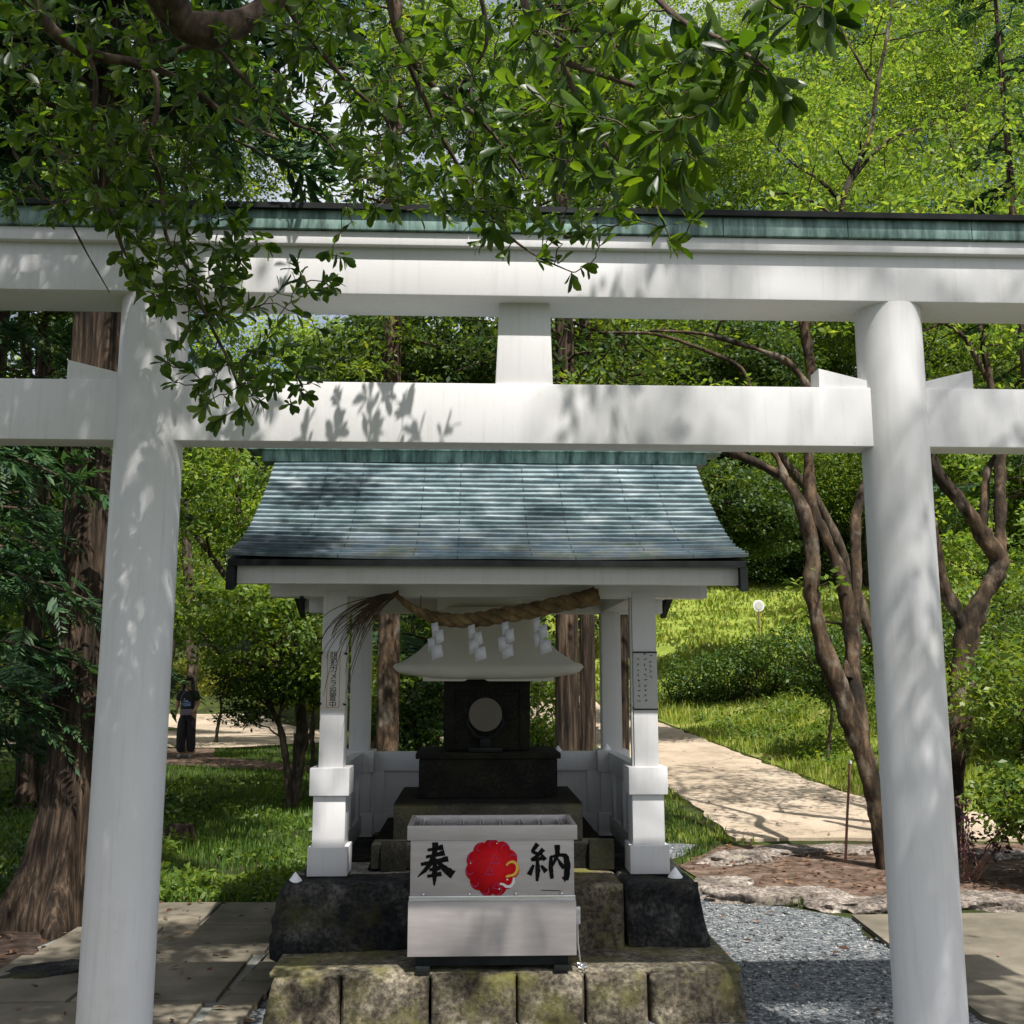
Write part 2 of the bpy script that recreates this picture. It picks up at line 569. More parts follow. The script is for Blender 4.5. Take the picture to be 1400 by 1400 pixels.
M['lawn'] = leafmat('lawn_blade', (0.13, 0.20, 0.03), (0.20, 0.27, 0.045), (0.34, 0.34, 0.10), 0.42, 0.6, 0.2)
M['litter'] = leafmat('fallen_leaf', (0.045, 0.022, 0.013), (0.10, 0.05, 0.028), (0.21, 0.125, 0.075), 0.1, 0.7, 0.2, (1, 1, 1))


# ------------------------------------------------------------------ terrain
def H(x, y):
    x = np.asarray(x, float)
    y = np.asarray(y, float)
    r = sstep(0.3, 3.0, x)
    h = r * 0.065 * np.clip(y - 10, 0, 60)
    edge = 4.7 - 0.11 * (y - 13)
    bank = sstep(0.2, 4.2, x - edge) * sstep(11.5, 16.0, y)
    h = h + 0.85 * bank
    h = h + r * 0.105 * np.clip(y - 25, 0, 60)
    far = np.clip(y - 38, 0, 120)
    h = h + far * 0.16
    h = h + sstep(7, 14, x) * sstep(9, 16, y) * 0.5
    h = h + 0.05 * np.sin(x * 0.9 + 1.3) * np.sin(y * 0.7) * sstep(9, 14, y) * (1 - sstep(1.0, 2.2, x) * (1 - sstep(5.2, 6, x)))
    return h


def drape(name, poly, mat, lift, res=0.25, kind='structure', thick=0.0, rough=0.0):
    """a sheet over the ground inside a polygon (a kerb edge when thick > 0)"""
    poly = np.asarray(poly, float)
    if rough:
        q = []
        for p0, p1 in zip(poly, np.roll(poly, -1, 0)):
            n = max(1, int(np.linalg.norm(p1 - p0) / .16))
            for i in range(n):
                p = p0 + (p1 - p0) * i / n
                q.append(p + rough * np.array([mnoise.noise(Vector((p[0] * 2.3, p[1] * 2.3, 1.0))), mnoise.noise(Vector((p[0] * 2.3, p[1] * 2.3, 7.0)))]) * 2)
        poly = np.array(q)
    bm = bmesh.new()
    vs = [bm.verts.new((p[0], p[1], 0)) for p in poly]
    bm.faces.new(vs)
    x0, y0 = poly.min(0)
    x1, y1 = poly.max(0)
    for ax, a, b in (((1, 0, 0), x0, x1), ((0, 1, 0), y0, y1)):
        for c in np.arange(a + res, b, res):
            co = (c, 0, 0) if ax[0] else (0, c, 0)
            bmesh.ops.bisect_plane(bm, geom=bm.verts[:] + bm.edges[:] + bm.faces[:], plane_co=co, plane_no=ax)
    if thick > 0:
        ed = [e for e in bm.edges if e.is_boundary]
        ret = bmesh.ops.extrude_edge_only(bm, edges=ed)
        low = [v for v in ret['geom'] if isinstance(v, bmesh.types.BMVert)]
        for v in bm.verts:
            v.co.z = float(H(v.co.x, v.co.y)) + lift
        for v in low:
            v.co.z -= thick
    else:
        for v in bm.verts:
            v.co.z = float(H(v.co.x, v.co.y)) + lift
    bmesh.ops.recalc_face_normals(bm, faces=bm.faces[:])
    mb = MB().bm(bm)
    o = mb.build(name, mat, None, True)
    o["kind"] = kind
    return o


def ground_mat():
    m, nt, b, o = newmat('soil_and_moss')
    v = coords(nt)
    f = tex_noise(nt, v, 1.3, 9, 0.65)
    c = ramp(nt, f, [(0.34, (0.030, 0.026, 0.015)), (0.5, (0.045, 0.060, 0.018)), (0.66, (0.075, 0.105, 0.022))])
    c = mix(nt, 0.5, c, ramp(nt, tex_noise(nt, v, 40, 4), [(0.3, (0.4, 0.4, 0.4)), (0.7, (1.4, 1.4, 1.3))]), 'MULTIPLY')
    nt.links.new(c, b.inputs['Base Color'])
    b.inputs['Roughness'].default_value = 0.95
    b.inputs['Specular IOR Level'].default_value = 0.1
    bump(nt, b, tex_noise(nt, v, 25, 8), 1.0, 0.05)
    return m


M['ground'] = ground_mat()
gx = np.sinh(np.linspace(-4.2, 4.2, 130)) / np.sinh(4.2) * 160
gx = np.unique(np.concatenate([gx, np.linspace(-12, 16, 90)]))
gy = np.unique(np.concatenate([np.linspace(-160, -8, 14), np.linspace(-8, 45, 110), np.linspace(46, 260, 30)]))
XX, YY = np.meshgrid(gx, gy, indexing='xy')
o = MB().grid(np.stack([XX, YY, H(XX, YY)], -1)).build('ground', M['ground'], None, True, angle=None)
o["kind"] = 'structure'


def gravel_mat():
    m, nt, b, o = newmat('grey_gravel')
    v = coords(nt)
    vo = N(nt, "ShaderNodeTexVoronoi")
    vo.inputs['Scale'].default_value = 62
    nt.links.new(v, vo.inputs['Vector'])
    hs = N(nt, "ShaderNodeSeparateColor")
    nt.links.new(vo.outputs['Color'], hs.inputs[0])
    c = ramp(nt, hs.outputs[0], [(0.0, (0.035, 0.042, 0.047)), (0.5, (0.105, 0.12, 0.13)), (0.85, (0.20, 0.21, 0.21)), (1.0, (0.36, 0.36, 0.34))])
    nt.links.new(c, b.inputs['Base Color'])
    b.inputs['Roughness'].default_value = 0.85
    inv = N(nt, "ShaderNodeMath", operation='SUBTRACT')
    inv.inputs[0].default_value = 1.0
    nt.links.new(vo.outputs['Distance'], inv.inputs[1])
    bump(nt, b, inv.outputs[0], 1.0, 0.012)
    return m


M['gravel'] = gravel_mat()
def concrete():
    m, nt, b, o = newmat('sandy_concrete')
    v = coords(nt)
    c = ramp(nt, tex_noise(nt, v, 1.1, 10, .7), [(0.3, (0.27, 0.215, 0.155)), (0.5, (0.40, 0.325, 0.24)), (0.7, (0.49, 0.41, 0.315))])
    c = mix(nt, .6, c, ramp(nt, tex_noise(nt, v, 60, 4), [(0.3, (.6, .6, .6)), (0.7, (1.2, 1.2, 1.2))]), 'MULTIPLY')
    c = mix(nt, .8, c, ramp(nt, tex_noise(nt, coords(nt, (1, .5, 1)), 2.6, 6, .6, .6), [(0.58, (1, 1, 1)), (0.76, (.72, .70, .66))]), 'MULTIPLY')
    vo = N(nt, "ShaderNodeTexVoronoi", feature='DISTANCE_TO_EDGE')
    vo.inputs['Scale'].default_value = .42
    dn = N(nt, "ShaderNodeTexNoise")
    dn.inputs['Scale'].default_value = 2.5
    dn.inputs['Detail'].default_value = 6
    nt.links.new(v, dn.inputs['Vector'])
    va = N(nt, "ShaderNodeVectorMath", operation='MULTIPLY_ADD')
    va.inputs[1].default_value = (.5, .5, .5)
    nt.links.new(dn.outputs['Color'], va.inputs[0])
    nt.links.new(v, va.inputs[2])
    nt.links.new(va.outputs[0], vo.inputs['Vector'])
    c = mix(nt, ramp(nt, vo.outputs['Distance'], [(0.003, (.4, .4, .4)), (0.008, (0, 0, 0))]), c, (.10, .08, .055))
    nt.links.new(c, b.inputs['Base Color'])
    b.inputs['Roughness'].default_value = .9
    b.inputs['Specular IOR Level'].default_value = .2
    bump(nt, b, tex_noise(nt, v, 55, 9), .5, .006)
    return m


M['concrete'] = concrete()
M['slab'] = simple('worn_paving', [(0.3, (0.085, 0.078, 0.058)), (0.5, (0.145, 0.128, 0.095)), (0.7, (0.22, 0.192, 0.145))], 2.2, 0.85, 0.5, 0.005, fine=70, detail=9, spec=0.25)
M['edging'] = simple('edging_stone', [(0.3, (0.12, 0.13, 0.12)), (0.7, (0.22, 0.225, 0.20))], 5, 0.8, 0.5, 0.004, fine=70, detail=9, spec=0.25)
M['soil'] = simple('red_brown_soil', [(0.3, (0.045, 0.030, 0.021)), (0.5, (0.12, 0.082, 0.060)), (0.7, (0.24, 0.175, 0.135))], 7, 0.95, 1.0, 0.02, fine=45, detail=9, spec=0.1)
M['dark_soil'] = simple('dark_leafy_soil', [(0.3, (0.014, 0.010, 0.008)), (0.5, (0.040, 0.028, 0.022)), (0.7, (0.09, 0.065, 0.05))], 7, 0.95, 1.0, 0.02, fine=45, detail=9, spec=0.1)

g2 = lambda px, py: G(px, py)[:2]
GRAVEL = [(-1.5, 2.0), (3.3, 2.0), (3.02, 4.2), tuple(g2(1345, 1400)), tuple(g2(1165, 1258)), (2.0, 7.85), (1.62, 9.2), (2.2, 10.3), (1.2, 10.6), (0.2, 9.0), (-1.05, 8.2), (-1.1, 5.4)]
PATH = [(2.62, 10.45), (2.55, 13.5), (2.2, 18), (1.3, 23), (-1.0, 29), (0.8, 31), (2.8, 26.5), (3.75, 21.9), (4.15, 17.7), (4.62, 13.0), (5.05, 11.8), (7.5, 11.4), (14, 11.6), (14, 10.3), (7.0, 10.2), (5.5, 10.35)]
SLAB_R = [tuple(g2(1165, 1256)), (3.5, 7.2), (7.5, 7.0), (7.5, 2.0), (3.75, 2.0)] if False else [tuple(g2(1165, 1258)), (7.5, 7.3), (7.5, 2.0), (4.2, 2.0), tuple(g2(1345, 1400))]
PAVE_L = [(-3.2, 2.0), (-1.7, 4.5), tuple(g2(381, 1236)), tuple(g2(235, 1238)), (-2.25, 6.6), (-2.7, 5.0), (-3.6, 3.4)]
PAVE_L = [tuple(g2(100, 1400)), (-2.55, 3.8), (-1.25, 3.0), tuple(g2(330, 1345)), tuple(g2(382, 1290)), (-0.95, 7.7), tuple(g2(200, 1238)), (-2.6, 6.6)]
drape('gravel', GRAVEL, M['gravel'], 0.006, 0.3, 'stuff', rough=.06)
drape('path', PATH, M['concrete'], 0.03, 0.35, thick=0.08, rough=.05)
drape('pavement', SLAB_R, M['slab'], 0.035, 0.5, thick=0.08)
SOIL_R = [(1.9, 8.0), (3.2, 7.45), (7.5, 7.45), (8.0, 10.1), (4.5, 10.25), (2.4, 10.2), (1.8, 9.2)]
drape('soil', SOIL_R, M['soil'], 0.012, 0.3)
SOIL_L = [(-7, 2.0), (-2.4, 2.0), (-2.0, 5.0), (-2.3, 7.2), (-3.4, 8.0), (-5, 6.5), (-7, 5)]
drape('soil', SOIL_L, M['dark_soil'], 0.005, 0.3)
LAWN = [(5.4, 24.6), (7.2, 22.0), (9.5, 20.4), (14, 19.8), (30, 22), (34, 40), (20, 47), (4, 47), (2.2, 36), (3.4, 28)]
drape('lawn', LAWN, simple('mown_lawn', [(0.3, (0.13, 0.18, 0.03)), (0.5, (0.19, 0.245, 0.04)), (0.7, (0.28, 0.30, 0.07))], 2.0, .9, .8, .03, fine=30, detail=9, spec=.1), 0.012, 0.7)
BANK = [(5.3, 11.8), (4.75, 13.0), (4.28, 17.7), (3.9, 21.9), (4.9, 23.6), (7.0, 20.4), (9.5, 19.0), (16, 18), (16, 12)]
drape('bank', BANK, simple('grassy_bank', [(0.3, (0.06, 0.10, 0.016)), (0.5, (0.13, 0.17, 0.025)), (0.7, (0.26, 0.24, 0.08))], 1.6, .9, .8, .03, fine=30, detail=9, spec=.1), 0.010, 0.5)
# road far behind on the left
ROAD = [(-14, 26.5), (-5.2, 25.5), (-3.6, 27), (-4.5, 33), (-8, 40), (-12, 40), (-9, 33), (-14, 30)]
drape('road', ROAD, M['concrete'], 0.03, 0.8)
TRAIL = [(-7.6, 20.5), (-3.0, 19.2), (-2.4, 19.9), (-5.4, 22.2), (-6.2, 25.6), (-8.5, 25.6)]
drape('trail', TRAIL, M['soil'], 0.012, 0.5)
# left paving of big slabs with an edging strip towards the shrine
root_pl = drape('pavement', PAVE_L, M['edging'], 0.018, 0.6)


def slab_stones():
    """irregular slabs laid on the left pavement, each course with open joints"""
    mb = MB()
    rr = random.Random(3)
    rows = [3.0, 3.75, 4.75, 5.45, 6.35, 7.05, 7.75]
    for i in range(len(rows) - 1):
        y0, y1 = rows[i] + .012, rows[i + 1] - .012
        xl0 = -2.75 + 0.25 * max(0, min(1, (y0 - 3) / 4)); xr = -1.42 + 0.07 * (y0 - 3)
        xr = min(xr, -1.16)
        cuts = [xl0]
        x = xl0
        while x < xr - 0.5:
            x += rr.uniform(0.55, 0.95)
            cuts.append(min(x, xr))
        cuts[-1] = xr
        for a, b in zip(cuts[:-1], cuts[1:]):
            if b - a > 0.08:
                d = rr.uniform(-.02, .02)
                mb.box(a + .01, b - .01, y0, y1, -0.02, 0.034 + rr.uniform(0, .008), 0.006, top=(a + .014, b - .014, y0 + .004, y1 - .004 + d * .2))
    # small edging blocks along the shrine side
    y = 3.1
    while y < 7.5:
        L = rr.uniform(0.16, 0.24)
        x = min(-1.40 + 0.07 * (y - 3), -1.145)
        mb.box(x, x + 0.19, y, y + L - .012, -0.02, 0.030 + rr.uniform(0, .008), 0.008)
        y += L
    o = mb.build('pavement', M['slab'])
    o["kind"] = 'structure'


slab_stones()


# ------------------------------------------------------------------ torii gate
tor = thing('torii_gate', 'tall white torii gate with black and verdigris copper capped lintel standing before the shrine', 'gate', (0.22, 4.1, 0))
for px_ in (-1.315, 1.755):
    mb = MB()
    zs = np.linspace(-0.05, 3.147, 24)
    ang = np.linspace(0, 2 * math.pi, 56, endpoint=False)
    rad = 0.134 + 0.0 * zs
    V = np.stack([px_ + rad[:, None] * np.cos(ang), 4.1 + rad[:, None] * np.sin(ang), np.repeat(zs[:, None], 56, 1)], -1)
    mb.grid(V, close_u=True)
    p = mb.build('pillar', M['white'], tor, True, angle=None)
    MB().grid(np.stack([px_ + np.array([.2, .2, .15])[:, None] * np.cos(ang), 4.1 + np.array([.2, .2, .15])[:, None] * np.sin(ang),
                        np.repeat(np.array([-.05, .05, .07])[:, None], 56, 1)], -1), close_u=True).build('base_collar', M['edging'], p, True)
MB().box(-2.75, 3.2, 4.035, 4.165, 2.545, 2.795, 0.006).build('crossbeam', M['white'], tor)
MB().box(0.088, 0.324, 4.05, 4.15, 2.793, 3.150, 0.005, top=(0.103, 0.313, 4.05, 4.15)).build('center_strut', M['white'], tor)
MB().box(-3.0, 3.45, 3.972, 4.225, 3.145, 3.347, 0.007).build('lower_lintel', M['white'], tor)
MB().box(-3.1, 3.55, 3.942, 4.26, 3.345, 3.400, 0.005).build('upper_lintel', M['white'], tor)
cp = MB()
xs = np.arange(-3.14, 3.6, 0.52)
for a in xs:
    cp.box(a, a + 0.518, 3.926, 4.276, 3.402, 3.482, 0.003)
cp.build('copper_band', M['band'], tor)
MB().prism([(3.905, 3.480), (4.297, 3.480), (4.297, 3.502), (4.10, 3.54), (3.905, 3.504)], 'x', -3.16, 3.62).build('cap', M['black_metal'], tor)
for a, b in ((-1.64, -1.425), (-0.99, -1.205), (1.43, 1.645), (2.08, 1.865)):
    MB().prism([(a, 2.7955), (b, 2.7955), (b, 2.825), (a, 2.878)], 'y', 4.05, 4.15).build('wedge', M['white'], tor, angle=20)

# ------------------------------------------------------------------ stone platform
plat = thing('stone_platform', 'two stepped platform of dark and mossy stone blocks under the white shrine shelter', 'platform', (0.12, 6.4, 0))


def block(x0, x1, y0, y1, z0, z1, batter=(0, 0, 0), amp=0.025, seed=0, cuts=10, rnd=0.035, hole=None):
    bm = bmesh.new()
    bl, br, bf = batter
    t = (x0 + bl, x1 - br, y0 + bf, y1)
    c = [(x0, y0, z0), (x1, y0, z0), (x1, y1, z0), (x0, y1, z0), (t[0], t[2], z1), (t[1], t[2], z1), (t[1], t[3], z1), (t[0], t[3], z1)]
    vs = [bm.verts.new(p) for p in c]
    for q in ((3, 2, 1, 0), (4, 5, 6, 7), (0, 1, 5, 4), (1, 2, 6, 5), (2, 3, 7, 6), (3, 0, 4, 7)):
        bm.faces.new([vs[i] for i in q])
    bmesh.ops.bevel(bm, geom=bm.edges[:], offset=rnd, segments=2, affect='EDGES', profile=0.6)
    for _ in range(4):
        le = [e for e in bm.edges if e.calc_length() > 0.03]
        if not le: break
        bmesh.ops.subdivide_edges(bm, edges=le, cuts=1, use_grid_fill=True)
    bmesh.ops.triangulate(bm, faces=[f for f in bm.faces if len(f.verts) > 4])
    bm.normal_update()
    off = Vector((seed * 3.1, seed * 1.7, seed * 2.3))
    for v in bm.verts:
        n = mnoise.ridged_multi_fractal(v.co * 4 + off, 0.8, 2.0, 6, 1.0, 2.0) * amp * .55 - amp * .5 + mnoise.noise(v.co * 2.2 + off) * amp
        edgef = min(1.0, 4 * min(v.co.x - x0, x1 - v.co.x) / 0.1 + .15)
        if v.co.y < y0 + bf + .03:
            n += 0.012 * min(1, edgef)
        if abs(v.normal.x) > .6 and rnd < .045:
            n *= .25
        topf = 0.3 if (v.co.z > z1 - 0.012 and v.normal.z > 0.7) else 1.0
        v.co += v.normal * (n * topf)
    return MB().bm(bm)


def fill_between(xs, y0, y1, z0, z1, **k):
    return [(a, b, y0, y1, z0, z1) for a, b in zip(xs[:-1], xs[1:])]


for i, (a, b) in enumerate(((-0.98, -0.612), (-0.598, -0.195), (-0.182, 0.212), (0.226, 0.535), (0.549, 0.838), (0.852, 1.335))):
    block(a, b, 5.10 + 0.012 * (i % 2), 6.2, -0.08, 0.226 - 0.004 * (i % 2), (0.05 if i == 0 else 0, 0.05 if i == 5 else 0, 0.02), 0.022, 20 + i, rnd=0.014 if 0 < i < 5 else 0.04).build('stone_block', M['mossy'], plat, True, angle=60)
block(-0.95, 1.30, 5.17, 7.7, 0.215, 0.236, amp=0.006, seed=31, rnd=0.01).build('ledge_slab', M['ledge'], plat, True, angle=60)
for i, (a, b, mt) in enumerate(((-1.02, -0.26, 'lava'), (-0.25, 0.27, 'lava'), (0.282, 0.80, 'mossy'), (0.812, 1.255, 'lava'))):
    bat = (0.07 if i == 0 else 0.0, 0.06 if i == 3 else 0.0, 0.03)
    block(a, b, 5.545 + 0.01 * (i % 2), 6.4, 0.20, 0.552, bat, 0.05 if i in (0, 3) else 0.025, 40 + i, rnd=0.06 if i == 0 else 0.035).build('stone_block', M[mt], plat, True, angle=60)
for i, (a, b) in enumerate(((6.41, 7.1), (7.11, 7.75))):
    block(-1.02, -0.3, a, b, 0.0, 0.55, (0.06, 0, 0), 0.025, 50 + i).build('stone_block', M['lava'], plat, True, angle=60)
    block(0.55, 1.25, a, b, 0.0, 0.55, (0, 0.05, 0), 0.025, 55 + i).build('stone_block', M['lava'], plat, True, angle=60)
block(-0.28, 0.53, 6.41, 7.75, 0.0, 0.548, amp=0.01, seed=60).build('stone_block', M['lava'], plat, True, angle=60)
# a worn rock core between upper blocks on the left (rusty knob)
# ------------------------------------------------------------------ shrine shelter
sh = thing('shrine_shelter', 'open white wooden shelter with curved patinated copper roof on the stone platform', 'shelter', (0.1, 6.57, 0.56))
Z0 = 0.562
PX = (-0.772, 0.972)
PY = (5.87, 7.27)
for yy in PY:
    for xx in PX:
        mb = MB()
        mb.box(xx - .068, xx + .068, yy - .068, yy + .068, 1.10, 2.10, 0.006)
        post = mb.build('post', M['white_wood'], sh)
        MB().box(xx - .088, xx + .088, yy - .088, yy + .088, 0.70, 0.985, 0.005).build('post_shaft', M['white_wood'], post)
        MB().box(xx - .108, xx + .108, yy - .108, yy + .108, Z0, 0.712, 0.006).build('post_foot', M['white_wood'], post)
        MB().box(xx - .108, xx + .108, yy - .108, yy + .108, 0.98, 1.128, 0.006).build('post_band', M['white_wood'], post)
# low walls between the posts: rail, sill, stiles and recessed boards
for xx in PX:
    w = MB()
    w.box(xx - .035, xx + .035, PY[0] + .1085, PY[1] - .1085, 0.985, 1.115, 0.005)
    w.box(xx - .035, xx + .035, PY[0] + .1085, PY[1] - .1085, 0.585, 0.70, 0.005)
    for t in (0.14, 0.5, 0.86):
        yc = PY[0] + .1 + t * (PY[1] - PY[0] - .2)
        w.box(xx - .033, xx + .033, yc - .045, yc + .045, 0.698, 0.987, 0.003)
    w.box(xx - .012, xx + .012, PY[0] + .09, PY[1] - .09, 0.69, 0.99, 0.0)
    w.build('side_rail', M['white_wood'], sh)
w = MB()
yy = PY[1]
w.box(PX[0] + .1085, PX[1] - .1085, yy - .035, yy + .035, 0.985, 1.115, 0.005)
w.box(PX[0] + .1085, PX[1] - .1085, yy - .035, yy + .035, 0.585, 0.70, 0.005)
for t in (0.02, 0.34, 0.66, 0.98):
    xc = PX[0] + .1 + t * (PX[1] - PX[0] - .2)
    w.box(xc - .045, xc + .045, yy - .033, yy + .033, 0.698, 0.987, 0.003)
w.box(PX[0] + .09, PX[1] - .09, yy - .012, yy + .012, 0.69, 0.99, 0.0)
w.build('back_rail', M['white_wood'], sh)
# beams
for yy in PY:
    MB().box(-1.14, 1.34, yy - .065, yy + .065, 2.065, 2.170, 0.005).build('beam', M['white_wood'], sh)
for xx in PX:
    MB().box(xx - .06, xx + .06, 5.9355, 7.2045, 2.072, 2.165, 0.005).build('tie_beam', M['white_wood'], sh)
MB().box(-1.18, 1.38, 5.48, 7.65, 2.172, 2.188, 0.0).build('ceiling', M['white_wood'], sh)
MB().box(-1.244, 1.444, 5.437, 5.477, 2.104, 2.204, 0.004).build('fascia', M['white_wood'], sh)
MB().box(-1.244, 1.444, 7.66, 7.70, 2.104, 2.204, 0.004).build('fascia', M['white_wood'], sh)

# roof: 24 copper courses following the curved slope, on the front and the back
prof = np.array([(6.57, 3.035), (6.35, 2.83), (6.13, 2.65), (5.92, 2.50), (5.72, 2.375), (5.56, 2.294), (5.385, 2.231)])
tt = np.concatenate([[0], np.cumsum(np.linalg.norm(np.diff(prof, axis=0), axis=1))])
tt /= tt[-1]
XC, HW = 0.088, 1.365


def slope(t, sgn=1):
    y = np.interp(t, tt, prof[:, 0])
    z = np.interp(t, tt, prof[:, 1])
    return (y if sgn > 0 else 2 * 6.57 - y), z


for sgn in (1, -1):
    mb = MB()
    NC = 24
    ux = np.linspace(-1, 1, 25)
    for k in range(NC):
        t0, t1 = k / NC, min(1.0 + .12 / NC, (k + 1.12) / NC)
        pts = []
        for t, lift in ((t0, 0.0), ((t0 + t1) / 2, 0.009), (t1, 0.020), (t1, 0.0)):
            y, z = slope(t, sgn)
            tf = max(0.0, t - 0.6) / 0.4
            hw = HW + 0.018 * tf ** 2
            row = np.stack([XC + ux * hw, np.full(25, y) - sgn * 0.004 * (lift > 0), z + lift + 0.022 * np.abs(ux) ** 4 * t ** 2 + 0.0022 * np.sin(ux * 9 + k * 1.7)], -1)
            pts.append(row)
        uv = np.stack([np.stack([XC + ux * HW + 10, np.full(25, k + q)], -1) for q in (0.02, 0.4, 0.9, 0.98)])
        mb.grid(np.stack(pts), uv)
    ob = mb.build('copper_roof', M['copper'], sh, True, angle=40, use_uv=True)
# roof body underneath (black edge) and barge boards at both gable ends
side = [(slope(t)[0] - 0.0, slope(t)[1] - 0.006) for t in np.linspace(0, 1, 12)]
back = [(2 * 6.57 - y, z) for y, z in side][::-1]
under = [(2 * 6.57 - y, z - 0.035) for y, z in side] + [(y, z - 0.035) for y, z in side][::-1]
outline = side[::-1] + [(y, z) for y, z in back[::-1]]
top_line = side + [(2 * 6.57 - y, z) for y, z in side][::-1]          # ridge -> front, back eave -> ridge
front_to_back = [p for p in side[::-1]] + [(2 * 6.57 - y, z) for y, z in side[1:]]
lower = [(y, z - 0.033) for y, z in front_to_back[::-1]]
MB().prism(front_to_back + lower, 'x', XC - HW - 0.006, XC + HW + 0.006).build('roof_edge', M['black_metal'], sh, angle=30)
lower2 = [(y, z - 0.16) for y, z in front_to_back[::-1]]
for xa in (XC - HW - 0.012, XC + HW - 0.028):
    MB().prism([(y, z - 0.036) for y, z in front_to_back] + lower2, 'x', xa, xa + 0.04).build('barge_board', M['black_metal'], sh, angle=30)
# gable wall boards
for xa in (-1.05, 1.21):
    MB().prism([(5.75, 2.192), (7.39, 2.192), (6.57, 2.93)], 'x', xa, xa + 0.03).build('gable_board', M['white_wood'], sh)
rc = MB()
rc.prism([(6.50, 2.99), (6.64, 2.99), (6.66, 3.06), (6.48, 3.06)], 'x', -1.36, 1.52)
rc.prism([(6.46, 3.061), (6.68, 3.061), (6.69, 3.10), (6.64, 3.15), (6.50, 3.15), (6.45, 3.10)], 'x', -1.455, 1.615)
rc.build('ridge_cap', M['band'], sh)
# conduit on the right front post and small hook below the beam
MB().tube([(PX[1] - .078, 5.80, 1.13), (PX[1] - .078, 5.80, 2.06)], 0.005, 6).build('cable', M['panel'], sh)
MB().tube([(-0.96, 5.80, 2.066), (-0.96, 5.80, 2.03), (-0.95, 5.79, 1.98)], 0.012, 8).build('hook', M['black_metal'], sh)

# ------------------------------------------------------------------ altar inside
al = thing('stone_altar', 'dark stepped stone altar inside the white shelter', 'altar', (0.1, 6.6, 0.56))
for (x0, x1, y0, y1, z0, z1) in ((-0.56, 0.76, 5.98, 7.16, 0.558, 0.69), (-0.445, 0.64, 6.08, 7.0, 0.69, 0.905), (-0.315, 0.515, 6.30, 6.92, 0.905, 1.135)):
    MB().box(x0, x1, y0, y1, z0 + .001, z1, 0.008).build('step_slab', M['altar'], al)
MB().box(-0.335, 0.535, 6.28, 6.95, 1.136, 1.17, 0.006).build('top_slab', M['altar'], al)
for a in (-0.5, 0.66):
    MB().box(a, a + 0.14, 5.93, 6.0 - .024, 0.558, 0.72, 0.004).build('side_block', M['altar'], al)

hk = thing('small_shrine', 'small dark stone shrine with a flared cream white roof on the altar', 'shrine', (0.1, 6.6, 1.171))
MB().box(-0.165, 0.350, 6.42, 6.88, 1.172, 1.62, 0.006).build('body', M['altar'], hk)
fr = MB()
for (x0, x1, z0, z1) in ((-0.172, -0.11, 1.18, 1.60), (0.295, 0.357, 1.18, 1.60), (-0.108, 0.293, 1.18, 1.215), (-0.108, 0.293, 1.545, 1.60)):
    fr.box(x0, x1, 6.404, 6.418, z0, z1, 0.003)
fr.build('door_frame', M['altar'], hk)
# bell shaped roof: half width and front depth by height
rows = np.array([  # z, half width, y front
    (1.604, 0.380, 6.350), (1.608, 0.450, 6.310), (1.622, 0.520, 6.285), (1.645, 0.562, 6.272), (1.672, 0.582, 6.270), (1.692, 0.572, 6.278), (1.704, 0.535, 6.292), (1.735, 0.490, 6.312),
    (1.775, 0.435, 6.345), (1.84, 0.372, 6.395), (1.92, 0.320, 6.440), (2.00, 0.288, 6.48), (2.06, 0.275, 6.52)])
ux = np.linspace(-1, 1, 41)
V = []
for z, hw, yf in rows:
    lift = 0.018 * np.abs(ux) ** 5 * max(0, 1 - (z - 1.6) / 0.13)
    V.append(np.stack([0.100 + hw * ux, yf + 0.05 * np.abs(ux) ** 6, z + lift], -1))
V = np.array(V)
rb = MB().grid(V)
Vb = V.copy()
Vb[:, :, 1] = 2 * 6.62 - V[:, :, 1]
rb.grid(Vb[:, ::-1])
rb.grid(np.stack([V[0], Vb[0]])[:, ::-1])
rb.grid(np.stack([V[-1], Vb[-1]]))
for c in (0, -1):
    rb.grid(np.stack([V[:, c], Vb[:, c]], 1))
rb.build('roof', M['cream'], hk, True, angle=45)
# cusped front valance
o_ = [(-0.30, 1.625), (-0.30, 1.603)]
for a in np.linspace(-0.30, 0.50, 60):
    c = 0.030 * max(0, math.sin((a + 0.05) / 0.15 * math.pi)) ** 1.3 if -0.05 < a < 0.25 else 0
    o_.append((a, 1.594 + c))
o_ += [(0.50, 1.603), (0.50, 1.625)]
MB().prism(o_, 'y', 6.318, 6.342).build('valance', M['cream'], hk)
MB().box(-0.225, 0.315, 6.56, 6.66, 2.04, 2.17, 0.006).build('ridge', M['cream'], hk)

mi = thing('mirror', 'round dull metal mirror on a black stand in front of the small shrine', 'mirror', (0.082, 6.35, 1.171))
bm = bmesh.new()
bmesh.ops.create_cone(bm, cap_ends=True, segments=48, radius1=0.101, radius2=0.101, depth=0.012, matrix=Matrix.Translation((0.082, 6.345, 1.394)) @ Matrix.Rotation(R(90), 4, 'X'))
bmesh.ops.bevel(bm, geom=[e for e in bm.edges if len(e.link_faces) == 2 and e.calc_face_angle() > 1], offset=0.003, segments=2, affect='EDGES')
MB().bm(bm).build('disc', M['mirror'], mi, angle=30)
st = MB().tube([(0.082 - .075, 6.365, 1.42), (0.082 - .11, 6.36, 1.34), (0.082 - .06, 6.36, 1.265), (0.082, 6.36, 1.25), (0.082 + .06, 6.36, 1.265), (0.082 + .11, 6.36, 1.34), (0.082 + .075, 6.365, 1.42)], 0.012, 8)
st.box(0.05, 0.114, 6.34, 6.38, 1.20, 1.25, 0.006)
st.box(-0.02, 0.184, 6.31, 6.40, 1.172, 1.20, 0.006)
st.build('stand', M['black_metal'], mi)

